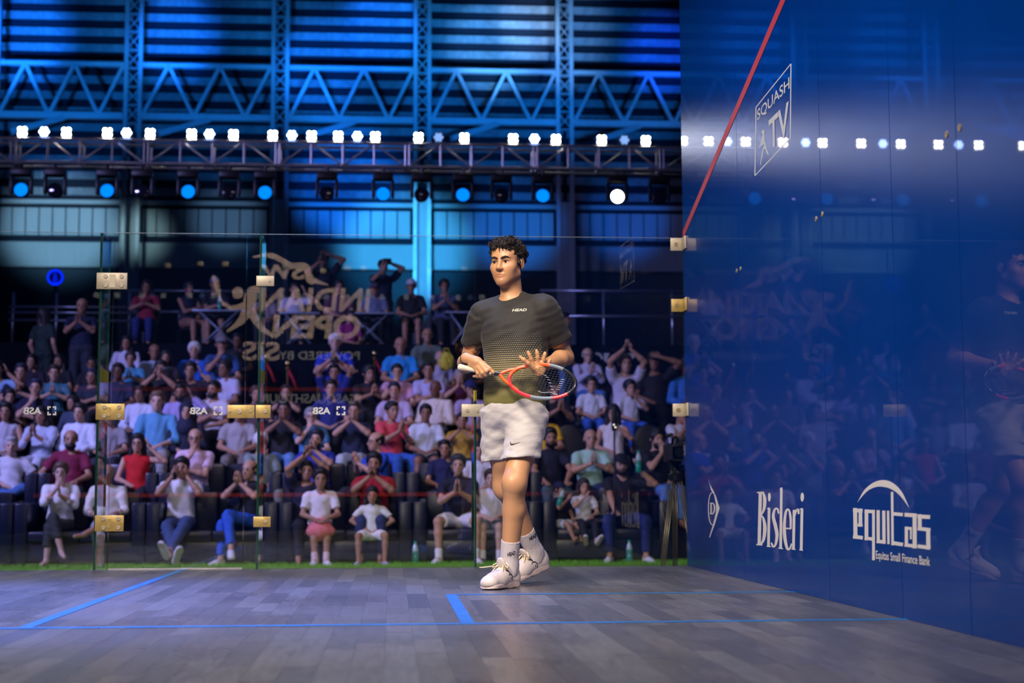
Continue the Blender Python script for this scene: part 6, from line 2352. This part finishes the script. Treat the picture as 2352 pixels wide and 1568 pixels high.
P(982, 752, 7, 'lap', (96, 112, 104), 'bald man in olive tee above the violet shirt', 'short', CHAR, 'long', 'bald', BLK, 1, 0, ydep=18.42)
P(1011, 804, 6, 'lap', (170, 168, 190), 'elderly grey-haired man beside the yellow bag', 'short', CHAR, 'long', 'balding', GREY, 0, 14, sc=.86, ydep=17.52)
P(1072, 782, 6, 'lap', (40, 36, 52), 'dark figure just left of the player shoulder', 'short', CHAR, 'long', 'short', BLK, 2, 0)
# ---------------------------------------------------------------- standing at the back on the left
P(188, 684, 7, 'st_clap', (22, 28, 60), 'bald man in navy tee with lanyard standing and clapping', 'short', (40, 46, 60), 'long', 'bald', BLK, 1, 2)
P(102, 706, 7, 'st_hang', (26, 50, 46), 'woman in dark green dress standing with her back half turned', 'short', (26, 48, 44), 'long', 'long', (40, 32, 34), 0, 150, slim=True)
# ---------------------------------------------------------------- platform
P(337, 642, 8, 'prayer', (150, 30, 62), 'woman in maroon top and jeans with joined hands on platform', 'short', (34, 52, 120), 'long', 'bob', BLK, 1, 0, slim=True)
P(433, 646, 8, 'fold', (24, 30, 56), 'woman in navy vest looking aside on platform', 'none', (150, 106, 90), 'shorts', 'thick', BLK, 1, 34, slim=True)
P(494, 635, 8, 'fold', (20, 22, 34), 'man in black tee and grey cap seated at the folding table', 'short', (40, 40, 50), 'shorts', 'cap', (120, 110, 140), 1, 6)
P(608, 662, 8, 'mouth', (150, 140, 150), 'shadowed person behind the mirrored letters near the glass fin', 'short', CHAR, 'long', 'thick', BLK, 1, 0)
P(676, 648, 8, 'raise_r', (196, 196, 220), 'person in white top seated behind mirrored letters', 'short', CHAR, 'long', 'short', BRN, 0, 6)
P(742, 574, 8, 'st_photo', (26, 28, 44), 'woman standing with both arms up to take a picture', 'short', CHAR, 'long', 'thick', BLK, 1, 0, slim=True, ydep=21.2)
P(778, 642, 8, 'lap', (96, 60, 80), 'man with dark hair seated below the woman taking a picture', 'short', CHAR, 'long', 'thick', BLK, 0, 10)
P(800, 712, 8, 'wide_lap', (150, 40, 120), 'person in magenta top and jeans bending on platform edge', 'short', (50, 110, 170), 'long', 'short', BLK, 1, 30, sc=.80, ydep=19.4)
P(880, 594, 8, 'st_photo', (22, 30, 60), 'photographer standing with camera at his eye', 'short', CHAR, 'long', 'short', BLK, 0, 14, ydep=21.2)
P(860, 648, 8, 'lap', (110, 120, 150), 'man in grey tee and cap seated at middle folding table', 'short', CHAR, 'long', 'cap', (90, 74, 96), 1, 0)
P(945, 640, 8, 'lap', (22, 20, 28), 'man in black tee and white cap seated on platform', 'short', (26, 24, 32), 'shorts', 'cap', (214, 214, 226), 1, 0)
P(1020, 640, 8, 'clap', (70, 84, 120), 'man in grey and navy tee clapping behind right folding table', 'short', CHAR, 'long', 'thick', BLK, 1, 6)
P(1296, 716, 7, 'st_hang', (196, 194, 220), 'man in white shirt walking behind the player', 'long', (60, 110, 170), 'long', 'short', BLK, 1, 60)

# ================================================================== SOFAS
leather = mat('black_leather', (0.005, 0.008, 0.026), 0.34, 0, 0.25, 18, 0.15)


def make_sofa(w):
    r = empty('sofa')
    h = w / 2
    MB().box((-h + .02, -.38, .06), (h - .02, .44, .28), .015).build('base', leather, r, 30)
    for s in (-1, 1):
        MB().box((-h if s < 0 else h - .165, -.42, .03), (-h + .165 if s < 0 else h, .44, .735), .025).build('arm', leather, r, 30)
        x0, x1 = (-h + .17, -.004) if s < 0 else (.004, h - .17)
        MB().box((x0, -.42, .28), (x1, .22, .405), .03).build('seat_cushion', leather, r, 30)
        MB().box((x0, .20, .38), (x1, .40, .86), .045).build('back_cushion', leather, r, 30)
        for yy in (-.34, .38):
            MB().lathe([(.02, 0), (.025, .06)], 8, (s * (h - .10), yy, 0)).build('leg', black_metal, r)
    return r


sofa0 = None
names = {1: 'front', 2: 'second'}
for row, pxs, lbl in ((1, (-272, 32, 336, 640, 948, 1246, 1545), ('at far left edge', 'under the woman in white blouse', 'under the man holding his temples', 'under the girl in pink skirt', 'under the teenager in navy tee', 'under the man in black cap')),
                      (2, (-200, 85, 362, 647, 932, 1217, 1500), ('at far left edge', 'under the man in maroon polo', 'under the man in pink polo', 'under the man in royal blue tee', 'under the boy in white tee', 'under the bald man in mint tee'))):
    Yr, Fr = ROWY[row], ROWF[row]
    xs = [at_y(p_, 1120, Yr - .4)[0] for p_ in pxs]
    for i in range(len(xs) - 1):
        wd = xs[i + 1] - xs[i] - .012
        if sofa0 is None:
            sofa0 = make_sofa(1.6)
            o = sofa0
        else:
            o = copy_tree(sofa0)
        o.location = ((xs[i] + xs[i + 1]) / 2, Yr + .02, Fr)
        o.scale = (wd / 1.6, 1, 1)
        tag(o, 'black leather two-seat sofa of the %s row %s' % (names[row], lbl[i]), 'sofa', 'black sofas in the front rows')

# ================================================================== CHAIRS of the upper rows (one per seated spectator)
chair_m = mat('black_seat_shell', (0.007, 0.009, 0.02), 0.45, 0, 0.2, 12)


def make_chair():
    r = empty('stand_chair')
    s_ = SDF()
    s_.ell((0, .10, .66), (.215, .030, .27), np.array(Matrix.Rotation(-.10, 3, 'X')), k=.03)
    mesh_obj('backrest', s_.mesh('backrest', .02), chair_m, r)
    s_ = SDF()
    s_.ell((0, -.10, .385), (.215, .215, .028), k=.03)
    mesh_obj('seat', s_.mesh('seat', .016), chair_m, r)
    for sx in (-1, 1):
        for sy in (-1, 1):
            MB().tube([(sx * .15, -.08 + sy * .11, .37), (sx * .17, -.08 + sy * .15, 0)], .012, 6).build('leg', black_metal, r)
    return r


chair0 = None
for o, row in SEATED:
    if row < 3:
        continue
    lab = o['label']
    if chair0 is None:
        chair0 = make_chair()
        c = chair0
    else:
        c = copy_tree(chair0)
    k_ = o.scale[0]
    c.location = (o.location.x, o.location.y + .10, o.location.z)
    c.scale = (1, 1, max(k_, .8))
    short = ' '.join(lab.replace(',', '').split()[:9])
    tag(c, 'black chair of the ' + short, 'chair', 'black chairs of the upper rows')
for (px, py, row, lab) in ((1308, 1000, 3, 'empty black chair with rounded back beside the yellow tee'), (1492, 965, 3, 'empty black chair with rounded back beside the long-haired woman')):
    c = copy_tree(chair0)
    p = at_y(px, py, ROWY[row] + .12)
    c.location = (p[0], ROWY[row] + .12, ROWF[row])
    c.scale = (1.15, 1, 1.08)
    tag(c, lab, 'chair', 'black chairs of the upper rows')

# ================================================================== THINGS AROUND THE STAND
def bottle(loc, label, tilt=None, sc=1.0):
    r = thing('water_bottle', label, 'bottle', tuple(loc), 0, 'green water bottles')
    r.scale = (sc, sc, sc)
    gm = mat('green_bottle_plastic', (0.02, 0.36, 0.26), 0.2, 0, 0.1, 10, coat=0.5)
    clear = mat('pale_bottle_plastic', (0.42, 0.60, 0.62), 0.15, 0, 0.1, 10, coat=0.5)
    MB().lathe([(.028, 0), (.033, .006), (.033, .075), (.030, .08), (.033, .085), (.033, .09)], 16, (0, 0, 0)).build('base', gm, r, 40)
    MB().lathe([(.0335, .09), (.0335, .125)], 16, (0, 0, 0)).build('label_band', mat('bottle_label', (0.05, 0.30, 0.24), 0.5), r, 40)
    MB().lathe([(.033, .125), (.032, .145), (.024, .175), (.014, .195), (.013, .205)], 16, (0, 0, 0)).build('shoulder', clear, r, 40)
    MB().lathe([(.016, .205), (.016, .225), (.013, .228)], 14, (0, 0, 0)).build('cap', gm, r, 40)
    if tilt:
        r.rotation_euler = tilt
    return r


for (px, lab) in ((402, 'green water bottle on the turf before the man holding his temples'), (954, 'green water bottle on the turf before the teenager in navy'), (1446, 'green water bottle on the turf before the man in black cap')):
    p = at_y(px, 1296, 12.66)
    bottle((p[0], 12.66, GROUND + .012), lab, sc=1.15)
p = at_y(1467, 1084, 12.90)
bottle((p[0], 12.90, p[2]), 'green capped water bottle raised by the man in black cap', sc=1.15)
p = at_y(1283, 1160, 12.62)
bottle((p[0], 12.62, p[2]), 'green water bottle held by the child in navy cap', (.2, .3, 0), .9)
p = at_y(494, 712, 19.85)

# ---- video camera on a tripod in the corner
YC = 6.9
GC = -0.40
p_top, p_foot = at_y(1545, 1100, YC), at_y(1505, 1290, YC)
tp = thing('camera_tripod', 'tall black camera tripod standing by the court corner', 'tripod', (at_y(1552, 1100, YC)[0], YC, GC))
hub = at_y(1552, 1098, YC)
hz_ = hub[2] - GC
alu = mat('tripod_bronze_tube', (0.34, 0.29, 0.20), 0.35, 0.7, 0.1, 10)
for i, (fx, fy) in enumerate(((-.165, -.10), (.02, .22), (.16, -.16))):
    top, bot = V3(fx * .15, fy * .15, hz_), V3(fx, fy, .05)
    lg = MB().box((-.022, -.022, -.02), (.022, .022, .06), .005).build('leg', black_metal, tp, 30)
    lg.location = top
    sv = nrm(np.cross(bot - top, V3(0, 1, 0)))
    for q in (-1, 0, 1):
        MB().tube([top + sv * q * .017 - top, bot + sv * q * .014 - top], .0055, 8).build('leg_tube', alu, lg, True)
    MB().box(tuple(bot - top + V3(-.035, -.03, -.05)), tuple(bot - top + V3(.035, .03, .03)), .008).build('foot', black_metal, lg, 30)
MB().lathe([(.055, hz_ - .02), (.06, hz_ + .03), (.04, hz_ + .05), (.03, hz_ + .11), (.05, hz_ + .115), (.05, hz_ + .135)], 18, (0, 0, 0)).build('fluid_head', black_metal, tp, 40)
MB().tube([(0, .02, hz_ + .08), (.10, .30, hz_ - .02)], .010, 8).build('pan_bar', black_metal, tp, True)
vc = thing('video_camera', 'black broadcast video camera with square lens hood on the tripod', 'camera', (hub[0], YC, GC + hz_ + .1355))
body_m = mat('camera_body_black', (0.010, 0.010, 0.012), 0.5, 0, 0.2, 20)
MB().box((-.06, -.06, 0), (.06, .24, .15), .012).build('body', body_m, vc, 30)
MB().lathe([(.045, .10), (.05, .0), (.05, -.02)], 20, (0, -.08, .075), (0, 1, 0)).build('lens_barrel', body_m, vc, 40)
hood = MB()
for (lo, hi) in (((-.075, -.24, .005), (-.067, -.10, .145)), ((.067, -.24, .005), (.075, -.10, .145)), ((-.075, -.24, .137), (.075, -.10, .145)), ((-.075, -.24, .005), (.075, -.10, .013))):
    hood.box(lo, hi)
hood.build('lens_hood', body_m, vc)
MB().lathe([(.042, 0), (.038, .01), (.001, .016)], 20, (0, -.165, .075), (0, -1, 0)).build('lens_glass', mv_o if 'mv_o' in globals() else body_m, vc, 40)
MB().tube([(0, -.05, .15), (0, -.04, .20), (0, .10, .20), (0, .12, .15)], .012, 8).build('handle', body_m, vc, True)
MB().lathe([(.016, -.09), (.018, .09)], 12, (-.05, -.02, .215), (0, 1, 0)).build('microphone', body_m, vc, 40)
MB().box((.03, .0, .16), (.10, .06, .21), .006).build('viewfinder', body_m, vc, 30)

# ---- slim microphone stand between the second-row seats
px0 = at_y(1412, 1100, 12.62)
ms = thing('microphone_stand', 'thin black microphone stand with small lamps in front of the sofas', 'stand', (px0[0], 12.62, GROUND))
top = at_y(1412, 985, 12.62)[2] - GROUND
MB().tube([(0, 0, .02), (0, 0, top)], .011, 8).build('pole', black_metal, ms, True)
MB().lathe([(.13, 0.012), (.13, .022), (.02, .035)], 20).build('base', black_metal, ms, 40)
MB().box((-.03, -.03, top - .02), (.03, .03, top + .26), .01).build('head', black_metal, ms, 30)
for z_ in (.05, .02):
    MB().lathe([(.008, 0), (.006, .005)], 10, (-.008 if z_ > .03 else .01, -.03, top + z_), (0, -1, 0)).build('lamp', emis('small_warm_led', (1, .9, .75), 3.0), ms)

# ---- folding tables on the platform
tab_top = mat('pale_table_top', (0.24, 0.30, 0.42), 0.35, 0.3, 0.1, 8)
for (px, py, w_px, lab) in ((505, 714, 118, 'pale folding table with crossed legs before the man in grey cap'), (850, 720, 110, 'pale folding table in front of the man in grey tee'), (1062, 718, 80, 'pale folding table with crossed legs beside the player shoulder'), (690, 720, 90, 'pale folding table behind mirrored letters')):
    Yt = 19.75
    c = at_y(px, py, Yt)
    w_ = w_px / 138.0
    zt_ = c[2] - ROWF[8]
    t = thing('folding_table', lab, 'table', (c[0], Yt, ROWF[8]), 0, 'folding tables on the platform')
    MB().box((-w_ / 2, -.22, zt_ - .03), (w_ / 2, .22, zt_), .006).build('table_top', tab_top, t, 30)
    for yy in (-.18, .18):
        for s in (-1, 1):
            MB().tube([(-s * w_ * .36, yy, 0), (s * w_ * .36, yy, zt_ - .03)], .016, 8).build('leg', tab_top, t, True)
bt = at_y(505, 712, 19.75)
bottle((bt[0], 19.70, bt[2] + .002), 'small water bottle standing on the left folding table', sc=1.05)

# ---- railings
rail_m = mat('galvanised_rail', (0.45, 0.50, 0.58), 0.3, 0.8, 0.1, 10)


def railing(xa, xb, Yr, zs, zbase, ztop, posts, label):
    r = thing('guard_rail', label, 'railing', ((xa + xb) / 2, Yr, zbase), 0, 'rails at the back of the stand')
    L = (xb - xa) / 2
    for z in zs:
        MB().tube([(-L, 0, z - zbase), (L, 0, z - zbase)], .022, 8).build('bar', rail_m, r, True)
    for f_ in posts:
        MB().tube([(-L + 2 * L * f_, .03, 0), (-L + 2 * L * f_, .03, ztop - zbase)], .026, 8).build('post', rail_m, r, True)
    return r


Yr = 18.98
zr = lambda px, py, Y_: at_y(px, py, Y_)[2]
railing(at_y(20, 700, 21.6)[0], at_y(330, 700, 21.6)[0], 21.6, [zr(170, 705, 21.6), zr(170, 718, 21.6), zr(170, 736, 21.6)], ROWF[8], zr(30, 670, 21.6), (0.03, .35, .7, 1.0), 'low metal guard rail behind the standing man at left')
railing(at_y(1240, 700, 21.6)[0], at_y(1620, 700, 21.6)[0], 21.6, [zr(1400, 726, 21.6), zr(1400, 668, 21.6)], ROWF[8], zr(1400, 664, 21.6), (0.02, .385, .8, 1.0), 'metal guard rail behind the drape on the right')
railing(at_y(290, 668, 22.4)[0], at_y(640, 668, 22.4)[0], 22.4, [zr(450, 668, 22.4), zr(450, 716, 22.4)], ROWF[8], zr(450, 664, 22.4), (0.02, .5, 1.0), 'thin metal rail behind the folding table at left')

# ---- golden rope posts with red ropes in the middle of the stand
gold = mat('polished_gold', (0.80, 0.58, 0.22), 0.16, 1.0, 0.05, 10)
rope = mat('red_velvet_rope', (0.42, 0.012, 0.03), 0.8)
for i, (px, py, lab) in enumerate(((611, 818, 'golden rope post beside the right glass fin'), (661, 833, 'golden rope post with red rope above the clapping person'), (731, 838, 'golden rope post left of the raised camera'), (860, 810, 'golden rope post with red rope right of the raised camera'))):
    Yp = 18.45
    c = at_y(px, py, Yp)
    hgt = c[2] - ROWF[7]
    r = thing('rope_post', lab, 'rope post', (c[0], Yp, ROWF[7]), 0, 'golden rope posts in the stand')
    MB().lathe([(.15, 0), (.15, .02), (.03, .05), (.025, hgt - .12), (.045, hgt - .11), (.045, hgt - .07), (.02, hgt - .06)], 18).build('pole', gold, r, 40)
    s_ = SDF().ell((0, 0, hgt - .01), (.055, .055, .055), k=.01)
    mesh_obj('ball', s_.mesh('ball', .008), gold, r)
    MB().tube([(0, 0, hgt - .10), (.08, -.03, hgt - .24), (.14, -.03, hgt - .40)], .022, 8).build('rope', rope, r, True)

# ---- yellow bags and bottle packs
by = mat('yellow_bag_cloth', (0.55, 0.48, 0.03), 0.7, 0, 0.2, 12, 0.3)
p = at_y(1025, 848, 17.28)
s_ = SDF().ell((0, 0, .13), (.11, .08, .15), k=.03).cut((0, 0, 0), (0, 0, -1))
bgr = thing('yellow_bag', 'crumpled yellow bag between the violet shirt and the plum tee', 'bag', (p[0], 17.28, p[2] - .02))
n_ = sine_noise(3, 45, .009)
mesh_obj('pouch', s_.mesh('pouch', .012, lambda X, Y, Z: n_(X, Y, Z)), by, bgr)
MB().tube([(-.05, 0, .26), (-.03, 0, .33), (.03, 0, .33), (.05, 0, .26)], .008, 6).build('handle', by, bgr, True)

# ---- cameras and phones held up in the crowd
def handheld(name, label, cat, px, py, Y_, w_, h_, lens=False):
    c_ = at_y(px, py, Y_)
    r = thing(name, label, cat, (c_[0], Y_, c_[2]))
    MB().box((-w_ / 2, -.02 if lens else -.006, -h_ / 2), (w_ / 2, .02 if lens else .006, h_ / 2), .005).build('body', black_metal, r, 30)
    if lens:
        MB().lathe([(.032, 0), (.034, .05), (.028, .052), (.024, .02)], 16, (0, -.02, 0), (0, -1, 0)).build('lens', body_m, r, 40)
    else:
        MB().lathe([(.007, 0), (.006, .003)], 10, (w_ * .3, -.006, h_ * .3), (0, -1, 0)).build('lens', mv_o, r)
    return r


handheld('photo_camera', 'small camera held above the head of the person in blue', 'camera', 770, 826, 16.86, .12, .08, True)
handheld('photo_camera', 'camera at the eye of the standing photographer', 'camera', 890, 600, 20.98, .14, .10, True)
handheld('mobile_phone', 'phone held up by the man in black tee in the fifth row', 'phone', 384, 848, 16.72, .15, .075)
handheld('mobile_phone', 'phone held up by the woman standing on the platform', 'phone', 742, 590, 20.9, .075, .15)
